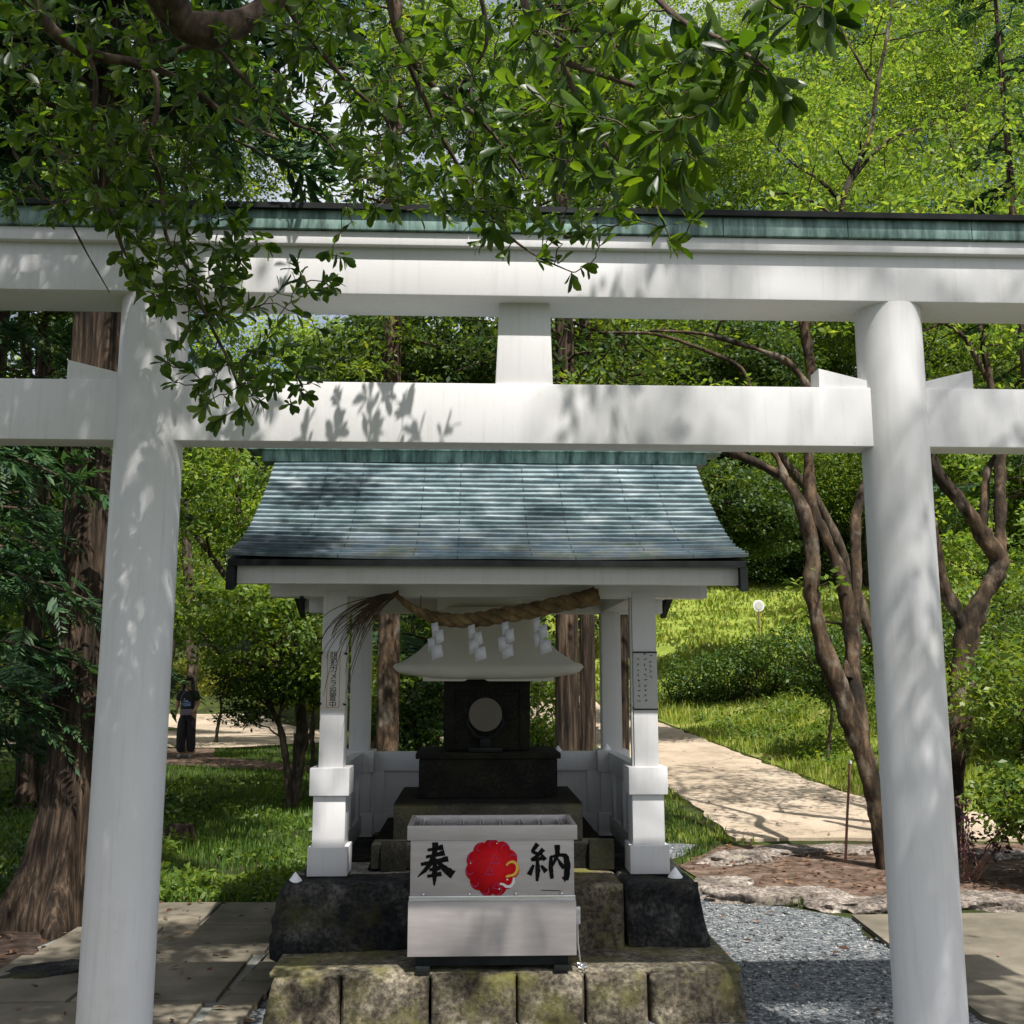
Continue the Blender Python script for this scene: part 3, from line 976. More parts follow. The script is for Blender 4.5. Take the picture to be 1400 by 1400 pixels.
# ------------------------------------------------------------------ straw rope with paper streamers
rope = thing('straw_rope', 'thick twisted brown straw rope strung under the front beam of the shelter', 'rope', (0.15, 5.74, 1.9))
ctr = np.array([P(px, py, 5.745) for px, py in ((540, 812), (556, 826), (575, 838), (600, 846), (628, 849), (655, 847), (690, 841), (725, 835), (760, 827), (790, 821), (816, 815))])
s_old = np.linspace(0, 1, len(ctr))
s_new = np.linspace(0, 1, 90)
ctr = np.stack([np.interp(s_new, s_old, ctr[:, i]) for i in range(3)], 1)
rad = np.interp(s_new, [0, 0.1, 0.3, 0.6, 0.85, 0.94, 1.0], [0.012, 0.019, 0.035, 0.044, 0.043, 0.048, 0.056])
rm = MB()
tg = unit(np.gradient(ctr, axis=0))
n1 = unit(np.cross(tg, np.array([0, 1.0, 0])))
n2 = np.cross(tg, n1)
for k in range(3):
    ph = s_new * 2 * math.pi * 6.0 + k * 2 * math.pi / 3
    amp = rad * 0.52 * np.interp(s_new, [0.9, 0.97], [1, 0.3])
    rm.tube(ctr + amp[:, None] * (np.cos(ph)[:, None] * n1 + np.sin(ph)[:, None] * n2), rad * np.interp(s_new, [0.9, 0.97], [0.60, 0.86]), 10)
rm.build('rope', M['straw'], rope, angle=80)
ts = MB()
base = ctr[0]
for i in range(80):
    d = unit(np.array([-1.0 + rng.normal(0, .2), rng.normal(0, .18), 0.10 - abs(rng.normal(0, .5))]))
    L = rng.uniform(0.2, 0.80) if i % 3 else rng.uniform(0.2, .45)
    p = [base + np.array([0.02, rng.normal(0, .008), rng.normal(0, .008)])]
    dr = rng.uniform(0.5, 3.4)
    for s in np.linspace(0.15, 1, 8):
        p.append(base + d * L * s * (1 - .45 * s) + np.array([0, 0, -dr * 0.30 * (L * s) ** 1.5]))
    ts.tube(p, np.linspace(0.0034, 0.0012, 9), 4, cap=False)
ts.build('frayed_end', M['straw_dark'], rope)
for px in (575, 790):
    hang = MB()
    a = P(px, 822 if px > 700 else 838, 5.745)
    hang.tube([a, (a[0], 5.76, 2.068)], 0.003, 5)
    hang.build('cord', M['straw_dark'], rope)
for idx, (px, py, yaw_) in enumerate(((598, 853, .2), (648, 856, -.1), (694, 852, .25), (737, 846, -.2))):
    a = P(px, py - 3, 5.705)
    mb = MB()
    wdt, hgt = 0.060, 0.066
    x, z = a[0], a[2]
    fl = 0.007
    for k in range(4):
        w0 = wdt * (0.62 + 0.13 * k)
        sh_ = -0.016 if k % 2 == 0 else 0.014
        tilt = 0.040 * (1 if k % 2 == 0 else 1)
        yk = a[1] - fl * (k % 2) + 0.004 * k * math.sin(idx * 2 + k)
        cx = x + sh_ + 0.010 * k * (1 if idx % 2 else -1) * .6
        q = [(cx - w0 * .5, yk, z - .012), (cx + w0 * .5, yk - fl * yaw_, z), (cx + w0 * .5 + .008, yk - .004, z - hgt), (cx - w0 * .5 + .008, yk + .004, z - hgt - tilt * .6)]
        q2 = [(p[0], p[1] + .0008, p[2]) for p in q]
        mb.add(q + q2, [[0, 1, 2, 3], [7, 6, 5, 4], [0, 4, 5, 1], [1, 5, 6, 2], [2, 6, 7, 3], [3, 7, 4, 0]])
        z -= hgt * 0.62
    o = mb.build('paper_streamer', M['paper'], None, False)
    tag(o, ('white zigzag paper streamer nearest the frayed end of the straw rope', 'white zigzag paper streamer under the lowest dip of the rope',
            'white zigzag paper streamer third from the frayed rope end', 'white zigzag paper streamer nearest the thick cut end of the rope')[idx],
        'streamer', 'paper streamers on the straw rope')

# ------------------------------------------------------------------ offering box
ob = thing('offering_box', 'pale steel offering box with red crest and black brush characters on the stone step', 'offering box', (0.1, 5.3, 0.236))
BX0, BX1, BY0, BY1 = -0.290, 0.496, 5.125, 5.50
MB().box(BX0, BX1, BY0, BY1, 0.586, 0.842, 0.003).build('upper_panel', M['steel'], ob)
MB().box(BX0 - .008, BX1 + .008, BY0 - .006, BY1 + .006, 0.312, 0.560, 0.003).build('lower_panel', M['steel'], ob)
MB().box(BX0 - .004, BX1 + .004, BY0 - .012, BY1 + .004, 0.561, 0.586, 0.002).build('seam_strip', M['steel_bright'], ob)
ft = MB()
ft.box(BX0 + .03, BX1 - .03, BY0 + .02, BY1 - .02, 0.264, 0.313, 0.003)
ft.box(BX0 + .03, BX0 + .10, BY0 + .0, BY1, 0.238, 0.264, 0.003)
ft.box(BX1 - .10, BX1 - .03, BY0 + .0, BY1, 0.238, 0.264, 0.003)
ft.build('base', M['black_metal'], ob)
lid = MB()
x0, x1, y0, y1 = BX0 - .016, BX1 + .016, BY0 - .014, BY1 + .012
lid.box(x0, x1, y0, y0 + .022, 0.842, 0.910, 0.003)
lid.box(x0, x1, y1 - .022, y1, 0.842, 0.910, 0.003)
lid.box(x0, x0 + .022, y0 + .0225, y1 - .0225, 0.842, 0.910, 0.003)
lid.box(x1 - .022, x1, y0 + .0225, y1 - .0225, 0.842, 0.910, 0.003)
lidob = lid.build('lid_frame', M['steel'], ob)
for i in range(8):
    xc = x0 + 0.06 + i * (x1 - x0 - .12) / 7
    MB().tube([(xc, y0 + .0225, 0.885), (xc, y1 - .0225, 0.885)], 0.012, 10).build('slat', M['steel_bright'], lidob)
MB().box(BX0 + .01, BX1 - .01, BY0 + .01, BY1 - .01, 0.843, 0.850, 0).build('inner_floor', M['black_metal'], lidob)
for i, px in enumerate((579, 642, 705, 768)):
    xc = P(px, 1226, BY0)[0]
    bm = bmesh.new()
    bmesh.ops.create_uvsphere(bm, u_segments=14, v_segments=8, radius=0.008, matrix=Matrix.Translation((xc, BY0 - .012, 0.594)))
    MB().bm(bm).build('bolt', M['steel_bright'], ob)
lk = MB().box(BX1 + .009, BX1 + .034, BY0 + .05, BY0 + .09, 0.44, 0.52, 0.003)
lk.tube([(BX1 + .02, BY0 + .07, 0.44), (BX1 + .022, BY0 + .065, 0.35), (BX1 + .03, BY0 + .06, 0.27)], 0.005, 6)
lk.build('latch', M['steel_bright'], ob)
ch = MB()
for i in range(7):
    a = np.linspace(0, 2 * math.pi, 9)
    c = np.array([BX1 + .03 + .012 * (i % 3), BY0 + .03 + .012 * i, 0.248])
    ch.tube(c + np.stack([0.013 * np.cos(a), 0.010 * np.sin(a), 0.004 * np.sin(a * 2 + i)], 1), 0.0028, 5, cap=False)
ch.build('chain', M['steel_bright'], ob)


def flat_stroke(mb, pts, wid, y, thick=0.0012):
    """brush stroke: 2-D polyline with a width profile, standing in the x-z plane"""
    pts = np.asarray(pts, float)
    k = len(pts)
    s = np.concatenate([[0], np.cumsum(np.linalg.norm(np.diff(pts, axis=0), axis=1))])
    n = 14
    u = np.linspace(0, s[-1], n)
    q = np.stack([np.interp(u, s, pts[:, 0]), np.interp(u, s, pts[:, 1])], 1)
    for _ in range(2 if k > 2 else 0):
        q[1:-1] = (q[:-2] + 2 * q[1:-1] + q[2:]) / 4
    w = np.interp(np.linspace(0, 1, n), np.linspace(0, 1, len(wid)), wid) / 2
    t = unit(np.gradient(q, axis=0))
    nn = np.stack([-t[:, 1], t[:, 0]], 1)
    jit = 1 + 0.12 * np.sin(np.arange(n) * 2.1 + pts[0, 0] * 40)
    a = q + nn * (w * jit)[:, None]
    b = q - nn * w[:, None]
    F = np.array([[i, i + 1, n + i + 1, n + i] for i in range(n - 1)])
    V = np.concatenate([np.stack([a[:, 0], np.full(n, y), a[:, 1]], 1), np.stack([b[:, 0], np.full(n, y), b[:, 1]], 1)])
    V2 = V.copy()
    V2[:, 1] += thick
    mb.add(V, F)
    mb.add(V2, F[:, ::-1])
    e = np.array([[i, n * 2 + i, n * 2 + i + 1, i + 1] for i in range(n - 1)])
    mb.add(np.concatenate([V, V2]), e)
    mb.add(np.concatenate([V, V2]), e[:, ::-1] + n)


def glyph(strokes, cx, cz, sx, sz, y, name, parent, mat):
    mb = MB()
    for i, (pts, w) in enumerate(strokes):
        flat_stroke(mb, [(cx + (p[0] - .5) * sx, cz + (p[1] - .5) * sz) for p in pts], [q * sz * 1.4 for q in w], y - 0.00015 * i)
    return mb.build(name, mat, parent, False)


HO = [([(.28, .82), (.50, .85), (.72, .89)], (.05, .06, .10)), ([(.24, .66), (.48, .70), (.76, .76)], (.05, .06, .10)),
      ([(.10, .49), (.45, .54), (.86, .62)], (.06, .06, .10)),
      ([(.49, 1.0), (.50, .82), (.43, .60), (.28, .40), (.02, .20)], (.11, .09, .09, .07, .02)),
      ([(.50, .62), (.62, .50), (.80, .36), (1.0, .24)], (.03, .08, .12, .15)),
      ([(.34, .36), (.64, .41)], (.05, .08)), ([(.28, .21), (.48, .24), (.68, .27)], (.05, .06, .08)),
      ([(.49, .52), (.49, .25), (.48, .0)], (.07, .10, .03))]
NO = [([(.24, 1.0), (.10, .80), (.24, .74)], (.09, .07, .06)), ([(.38, .86), (.22, .68), (.08, .58)], (.09, .07, .06)), ([(.08, .58), (.24, .60), (.38, .64)], (.05, .06, .08)),
      ([(.32, .74), (.42, .58)], (.04, .09)), ([(.23, .60), (.24, .30), (.22, .04)], (.06, .10, .05)), ([(.14, .46), (.03, .20)], (.05, .10)), ([(.32, .44), (.44, .28)], (.05, .10)),
      ([(.56, .68), (.55, .40), (.58, .10)], (.06, .09, .07)), ([(.55, .66), (.74, .71), (.92, .72), (.96, .42), (.92, .06)], (.05, .06, .12, .12, .10)), ([(.92, .06), (.82, .14)], (.08, .02)),
      ([(.71, .97), (.72, .72), (.58, .40)], (.11, .08, .03)), ([(.72, .62), (.80, .46), (.88, .38)], (.03, .07, .09))]
c = P(595, 1181, BY0)
glyph(HO, c[0], c[2], 0.172, 0.198, BY0 - .002, 'brush_character', ob, M['ink'])
c = P(750, 1180, BY0)
glyph(NO, c[0], c[2], 0.200, 0.180, BY0 - .002, 'brush_character', ob, M['ink'])
# crest: scalloped red disc with curled lobes
ec = P(673, 1186, BY0)
th = np.linspace(0, 2 * math.pi, 200, endpoint=False)
rr_ = 0.117 + 0.013 * np.abs(np.cos(th * 5.5 + 0.6)) ** 0.7
ol = np.stack([ec[0] + rr_ * 1.0 * np.cos(th), ec[2] + rr_ * 1.02 * np.sin(th)], 1)
crest = MB().prism(ol, 'y', BY0 - .0045, BY0 - .0005).build('crest', M['red'], ob, False)
pm = MB()
for k in range(11):
    a = (k + 0.5) / 11 * 2 * math.pi + 0.12
    for s in (0,):
        arc = [(ec[0] + 0.108 * math.cos(a) + 0.018 * math.cos(a + b), ec[2] + 0.108 * math.sin(a) + 0.018 * math.sin(a + b)) for b in np.linspace(-0.6, 2.6, 9)]
        if not (-0.95 < (a if a < math.pi else a - 2 * math.pi) < 0.25):
            flat_stroke(pm, arc, (.003, .004, .002), BY0 - .0056, .0006)
for (dx, dz, s) in ((0.012, 0.035, .024), (-0.012, -0.018, .022), (0.02, -0.085, .018)):
    tri = [(ec[0] + dx - s, ec[2] + dz - s * .6), (ec[0] + dx, ec[2] + dz + s), (ec[0] + dx + s, ec[2] + dz - s * .6), (ec[0] + dx - s, ec[2] + dz - s * .6)]
    for a, b in zip(tri[:-1], tri[1:]):
        flat_stroke(pm, [a, b], (.002, .003, .002), BY0 - .0056, .0006)
pm.build('crest_lines', M['purple'], crest, False)
ym = MB()
arc = [(ec[0] + a_, ec[2] + b_) for a_, b_ in ((.068, .010), (.074, .024), (.098, .031), (.119, .018), (.123, -.006), (.114, -.030), (.094, -.040), (.078, -.034), (.066, -.042))]
flat_stroke(ym, arc, (.009, .012, .014, .013, .010), BY0 - .0062, .0008)
ym.build('crest_yellow_curl', M['yellow'], crest, False)
wm = MB()
arc = [(ec[0] + a_, ec[2] + b_) for a_, b_ in ((.104, -.046), (.104, -.068), (.088, -.088), (.066, -.088), (.052, -.074), (.036, -.074))]
flat_stroke(wm, arc, (.011, .014, .014, .012, .008), BY0 - .0066, .0008)
wm.build('crest_white_curl', M['pale'], crest, False)
for (dx, dz, s) in ((.072, -.055, .007), (.034, -.098, .006), (.022, .112, .005), (-.104, .022, .005)):
    dm = MB()
    flat_stroke(dm, [(ec[0] + dx - s / 2, ec[2] + dz), (ec[0] + dx + s / 2, ec[2] + dz)], (s, s), BY0 - .0066, .0008)
    dm.build('crest_dot', M['pale'], crest, False)

fl_ = MB()
flat_stroke(fl_, [tuple(P(740, 1217, BY0)[[0, 2]]), tuple(P(766, 1218, BY0)[[0, 2]])], (.003, .003), BY0 - .0015, .0006)
fl_.build('scratch_line', M['ink'], ob, False)


# ------------------------------------------------------------------ signs on the posts
def text_mesh(body, size, origin, mat, parent, name, vertical=True, pitch=None):
    mb_objs = []
    dg = None
    total = MB()
    for i, chx in enumerate(body):
        if chx == ' ':
            continue
        cu = bpy.data.curves.new('characters', 'FONT')
        cu.body = chx
        cu.size = size
        cu.align_x = 'CENTER'
        cu.align_y = 'CENTER'
        to = bpy.data.objects.new('characters', cu)
        COL.objects.link(to)
        bpy.context.view_layer.update()
        dg = bpy.context.evaluated_depsgraph_get()
        me = bpy.data.meshes.new_from_object(to.evaluated_get(dg))
        vs = np.array([v.co[:] for v in me.vertices]) if len(me.vertices) else np.zeros((0, 3))
        if len(vs):
            xy = vs[:, :2] - (vs[:, :2].max(0) + vs[:, :2].min(0)) / 2
            V = np.stack([origin[0] + xy[:, 0], np.full(len(xy), origin[1]), origin[2] - i * pitch + xy[:, 1]], 1)
            total.add(V, [list(p.vertices) for p in me.polygons])
        bpy.data.objects.remove(to)
        bpy.data.curves.remove(cu)
        bpy.data.meshes.remove(me)
    if total.n:
        return total.build(name, mat, parent, False)


PF = PY[0] - 0.068
sg = thing('camera_notice', 'narrow vertical notice with red border strapped to the left front post', 'sign', (-0.772, PF, 1.44))
MB().box(-0.836, -0.704, PF - .006, PF - .001, 1.438, 1.762, 0.001).build('plate', M['panel_warm'], sg)
bd = MB()
for (x0, x1, z0, z1) in ((-0.806, -0.803, 1.452, 1.758), (-0.737, -0.734, 1.452, 1.758), (-0.806, -0.734, 1.450, 1.453)):
    bd.box(x0, x1, PF - .0075, PF - .0063, z0, z1, 0)
bd.build('border', M['pink'], sg, False)
text_mesh('防犯カメラ設置中', 0.043, (-0.770, PF - .0072, 1.738), M['ink'], sg, 'characters', pitch=0.0385)
for z in (1.748, 1.470):
    MB().tube([(-0.845, PF - .009, z), (-0.832, PF - .010, z + .004)], 0.006, 6).build('clip', M['black_metal'], sg)
    MB().tube([(-0.712, PF - .010, z), (-0.695, PF - .009, z - .004)], 0.006, 6).build('clip', M['black_metal'], sg)
nt_ = thing('prayer_notice', 'small grey notice with three columns of tiny writing on the right front post', 'sign', (0.972, PF, 1.44))
MB().box(0.906, 1.040, PF - .006, PF - .001, 1.438, 1.758, 0.001).build('plate', M['panel'], nt_)
MB().box(0.904, 1.042, PF - .009, PF - .0062, 1.752, 1.760, 0).build('band', M['black_metal'], nt_, False)
MB().box(0.904, 1.042, PF - .009, PF - .0062, 1.436, 1.443, 0).tube([(0.885, PF + .0, 1.465), (0.905, PF - .008, 1.442)], 0.003, 5).build('band', M['black_metal'], nt_, False)
# the writing is too small to read in the photograph: short ink marks in three columns
dots = MB()
r2 = random.Random(5)
for xcol, z0, n in ((1.004, 1.735, 5), (0.973, 1.742, 10), (0.934, 1.715, 9)):
    for i in range(n):
        zz = z0 - i * 0.0285
        for _ in range(3):
            dx, dz = r2.uniform(-.006, .006), r2.uniform(-.006, .006)
            a = r2.uniform(0, 3.14)
            L = r2.uniform(.004, .007)
            flat_stroke(dots, [(xcol + dx - L * math.cos(a), zz + dz - L * math.sin(a)), (xcol + dx + L * math.cos(a), zz + dz + L * math.sin(a))], (.003, .002), PF - .0068, .0005)
dots.build('characters', M['panel_dark'] if 'panel_dark' in M else M['ink'], nt_, False)

# salt cones
for (x, y, z, s, lab) in ((-0.925, 5.68, 0.553, 0.036, 'small white salt cone on the left end of the dark stone block'),
                          (1.10, 5.72, 0.553, 0.040, 'small white salt cone beside the foot of the right front post'),
                          (0.60, 7.27, 1.115, 0.028, 'tiny white salt cone standing on the back rail'),
                          (0.93, 7.20, 1.128, 0.030, 'tiny white salt cone standing against the right rear post')):
    mb = MB()
    zs = np.array([0, .15, .4, .7, .93, 1.0])
    rs = np.array([1.0, .92, .66, .36, .12, .02])
    ang = np.linspace(0, 2 * math.pi, 20, endpoint=False)
    V = np.stack([x + s * rs[:, None] * np.cos(ang) * (1 + .06 * np.sin(3 * ang)), y + s * rs[:, None] * np.sin(ang), np.repeat((z + zs * s * 1.35)[:, None], 20, 1)], -1)
    mb.grid(V, close_u=True)
    tag(mb.build('salt_cone', M['salt'], None, True, angle=None), lab, 'salt cone', 'salt cones around the shrine')


# ------------------------------------------------------------------ foliage machinery
LEAF8 = np.array([(0, 0, 0), (-.26, .28, .06), (-.47, .60, .12), (-.36, .86, .06), (0, 1.0, -.14), (.36, .86, .06), (.47, .60, .12), (.26, .28, .06), (0, .28, 0), (0, .60, 0), (0, .86, -.05)], float)
LEAF8_T = np.array([(0, 8, 1), (10, 4, 3), (0, 7, 8), (10, 5, 4)])
LEAF8_Q = np.array([(8, 9, 2, 1), (9, 10, 3, 2), (8, 7, 6, 9), (9, 6, 5, 10)])
LEAF4 = np.array([(0, 0, 0), (-.5, .5, .10), (0, 1, -.06), (.5, .5, .10)], float)
LEAF4_Q = np.array([(0, 3, 2, 1)])


def add_leaves(mb, pos, dirs, nrm, length, width, hi=False):
    """leaves: stem point, direction of the midrib, face normal"""
    k = len(pos)
    d = unit(dirs)
    n = nrm - d * np.sum(nrm * d, 1, keepdims=True)
    n = unit(n)
    s = np.cross(d, n)
    T = LEAF8 if hi else LEAF4
    L = np.broadcast_to(length, (k,))[:, None, None]
    W = np.broadcast_to(width, (k,))[:, None, None]
    V = pos[:, None, :] + T[None, :, 0:1] * W * s[:, None, :] + T[None, :, 1:2] * L * d[:, None, :] + T[None, :, 2:3] * W * n[:, None, :]
    b = (np.arange(k) * len(T))[:, None, None]
    if hi:
        mb.add(V.reshape(-1, 3), [(LEAF8_T[None] + b).reshape(-1, 3), (LEAF8_Q[None] + b).reshape(-1, 4)])
    else:
        mb.add(V.reshape(-1, 3), (LEAF4_Q[None] + b).reshape(-1, 4))


def rand_dirs(k, r=rng):
    return unit(r.normal(size=(k, 3)))


def clump_leaves(mb, centers, radii, per, length, flat=0.5, aspect=0.5, up=1.0, r=rng):
    """flattened sprays of leaves round each centre"""
    k = len(centers)
    C = np.repeat(centers, per, 0)
    RR = np.repeat(np.broadcast_to(radii, (k,)), per)
    q = rand_dirs(k * per, r) * (r.random((k * per, 1)) ** 0.5)
    tiltc = unit(np.stack([r.normal(0, .28, k), r.normal(0, .28, k), np.ones(k)], 1))
    tl = np.repeat(tiltc, per, 0)
    h = np.sum(q * tl, 1, keepdims=True)
    q = q - tl * h * (1 - flat)
    pos = C + q * RR[:, None]
    d = unit(q * np.array([1, 1, .5]) + r.normal(0, .45, q.shape) + np.array([0, 0, -.25]))
    n = unit(tl * up + r.normal(0, .55, q.shape))
    L = length * r.uniform(.65, 1.25, k * per)
    add_leaves(mb, pos, d, n, L, L * aspect)


def wander(a, b, n=6, amp=0.08, sag=0.0, r=rng):
    a, b = np.asarray(a, float), np.asarray(b, float)
    t = np.linspace(0, 1, n)[:, None]
    L = np.linalg.norm(b - a)
    w = np.cumsum(r.normal(0, 1, (n, 3)), 0)
    w = w - t * w[-1] - (1 - t) * w[0]
    w = w / (np.abs(w).max() + 1e-9) * amp * L
    p = a + (b - a) * t + w * np.sin(t * math.pi)
    p[:, 2] += sag * L * np.sin(t[:, 0] * math.pi)
    return p


def shell_points(ells, k, fill=0.45, r=rng):
    out = []
    vol = np.array([e[1][0] * e[1][1] * e[1][2] for e in ells]) ** (2 / 3)
    cnt = np.maximum(1, (k * vol / vol.sum()).astype(int))
    for (c, rad), m in zip(ells, cnt):
        d = rand_dirs(m, r)
        rr = fill + (1 - fill) * r.random((m, 1)) ** 0.7
        out.append(np.asarray(c) + d * rr * np.asarray(rad))
    return np.concatenate(out)


def broadleaf(name, label, base, ells, n_clump, per, leaf, mat, trunk_pts=None, r0=0.12, group=None, cat='tree', clump_r=0.45, barkm='bark', limbs=26, seed=0, flat=0.45, aspect=0.5, droop=0):
    r = np.random.default_rng(seed)
    base = np.asarray(base, float)
    t = thing(name, label, cat, tuple(base), group)
    mb = MB()
    cen = np.mean([e[0] for e in ells], 0)
    if trunk_pts is None:
        trunk_pts = [wander(base - np.array([0, 0, .1]), cen + np.array([0, 0, ells[0][1][2] * .4]), 9, 0.05, 0, r)]
        rads = [r0]
    else:
        rads = [q[1] for q in trunk_pts]
        trunk_pts = [np.asarray(q[0], float) for q in trunk_pts]
    nodes = []
    for p, rd in zip(trunk_pts, rads):
        k = max(10, len(p) * 6)
        s = np.linspace(0, 1, len(p))
        sn = np.linspace(0, 1, k)
        pp = np.stack([np.interp(sn, s, p[:, i]) for i in range(3)], 1)
        for _ in range(3):
            pp[1:-1] = (pp[:-2] + 2 * pp[1:-1] + pp[2:]) / 4
        rr = rd if isinstance(rd, (list, tuple)) else (rd, rd * .35)
        rad = np.linspace(rr[0], rr[1], k) * (1 + 0.09 * np.sin(sn * 19 + seed) + 0.07 * np.sin(sn * 43 + seed * 2))
        mb.tube(pp, rad, 14, knob=.30)
        nodes.append(np.concatenate([pp, rad[:, None]], 1))
    nodes = np.concatenate(nodes)
    C = shell_points(ells, n_clump, r=r)
    pick = C[r.permutation(len(C))[:limbs]]
    for q in pick:
        dd = np.linalg.norm(nodes[:, :3] - q, axis=1) + 1.2 * np.maximum(0, nodes[:, 2] - q[2] + 0.2)
        i = int(np.argmin(dd))
        a = nodes[i, :3]
        ra = min(nodes[i, 3] * .6, 0.012 + 0.016 * np.linalg.norm(q - a))
        w = wander(a, q, 7, 0.10, 0.06, r)
        rad = np.linspace(ra, ra * .25 + .003, 7)
        mb.tube(w, rad, 6, cap=False)
        nodes = np.concatenate([nodes, np.concatenate([w[2:], rad[2:, None]], 1)])
    # fine twigs to many of the clumps
    for q in C[r.permutation(len(C))[:min(len(C), limbs * 4)]]:
        i = int(np.argmin(np.linalg.norm(nodes[:, :3] - q, axis=1)))
        mb.tube(wander(nodes[i, :3], q, 4, 0.1, 0, r), np.linspace(min(nodes[i, 3], .012), .003, 4), 4, cap=False)
    mb.build('trunk', M[barkm], t, True, angle=None)
    lf = MB()
    clump_leaves(lf, C, clump_r * r.uniform(.6, 1.3, len(C)), per, leaf, flat, aspect, r=r)
    lf.build('crown', M[mat], t, False)
    return t


def spray_leaves(mb, tips, dirs, size, r=rng, sub=9, droop=0.35, wid=0.045):
    """flat conifer sprays: a drooping axis with side shoots on both sides"""
    for p, d, s in zip(tips, dirs, size):
        d = unit(d)
        side = unit(np.cross(d, np.array([0, 0, 1.0])) + r.normal(0, .15, 3))
        t = np.linspace(0.05, 1, sub)
        ax = p + d * (s * t)[:, None] + np.array([0, 0, -1.0]) * (droop * s * t ** 2)[:, None]
        L = s * 0.55 * (1 - t * .75)
        pos = np.concatenate([ax, ax, ax[-1:]])
        dd = np.concatenate([side + d * .9, -side + d * .9, d[None] if d.ndim == 1 else d]) if False else np.concatenate(
            [np.repeat((side + d * .9)[None], sub, 0), np.repeat((-side + d * .9)[None], sub, 0), (d + np.array([0, 0, -droop * 1.6]))[None]])
        dd = dd + r.normal(0, .16, dd.shape) + np.array([0, 0, -.22])
        LL = np.concatenate([L, L, [s * .3]]) * r.uniform(.75, 1.2, 2 * sub + 1)
        n = np.repeat(np.cross(side, d)[None] * -1, 2 * sub + 1, 0) + r.normal(0, .25, (2 * sub + 1, 3))
        add_leaves(mb, pos, dd, n, LL, np.maximum(LL * .26, wid * s))


def conifer(name, label, base, height, rad, n, mat='leaf_blue', seed=0, z0=0.15, r0=0.2, group=None, size=0.55, barkm='cedar_bark', lean=(0, 0)):
    r = np.random.default_rng(seed)
    base = np.asarray(base, float)
    t = thing(name, label, 'tree', tuple(base), group)
    mb = MB()
    top = base + np.array([lean[0], lean[1], height])
    tp = np.linspace(0, 1, 16)[:, None]
    trunk = base + (top - base) * tp
    trunk[0, 2] -= 0.15
    mb.tube(trunk, np.linspace(r0, .02, 16), 12)
    tips, dirs, sz = [], [], []
    nb = max(12, n // 14)
    for i in range(nb):
        f = z0 + (1 - z0) * (i + r.random()) / nb
        a = r.uniform(0, 2 * math.pi)
        L = rad * (1 - f) ** 0.6 * r.uniform(.6, 1.1) + .25
        p0 = base + (top - base) * f
        d = np.array([math.cos(a), math.sin(a), r.uniform(-.2, .2)])
        p1 = p0 + d * L
        w = wander(p0, p1, 6, .05, -.04, r)
        mb.tube(w, np.linspace(.012 + .012 * L, .004, 6), 5, cap=False)
        m = n // nb
        u = r.uniform(.15, 1, m)
        q = np.stack([np.interp(u, np.linspace(0, 1, 6), w[:, j]) for j in range(3)], 1)
        tips.append(q)
        sd = np.array([-d[1], d[0], 0])
        dirs.append(unit(d * r.uniform(.3, 1, (m, 1)) + sd * r.normal(0, .8, (m, 1)) + np.array([0, 0, -.25])))
        sz.append(size * r.uniform(.6, 1.2, m) * np.clip(L / rad + .3, .5, 1.1))
    mb.build('trunk', M[barkm], t, True, angle=None)
    lf = MB()
    spray_leaves(lf, np.concatenate(tips), np.concatenate(dirs), np.concatenate(sz), r)
    lf.build('crown', M[mat], t, False)
    return t


# ------------------------------------------------------------------ overhanging evergreen in the foreground
fg = thing('evergreen_tree', 'big dark evergreen tree whose leafy branches hang over the torii', 'tree', (-3.6, 0.6, 0))


def PL(*pts):
    return np.array([P(a, b, c) for a, b, c in pts])


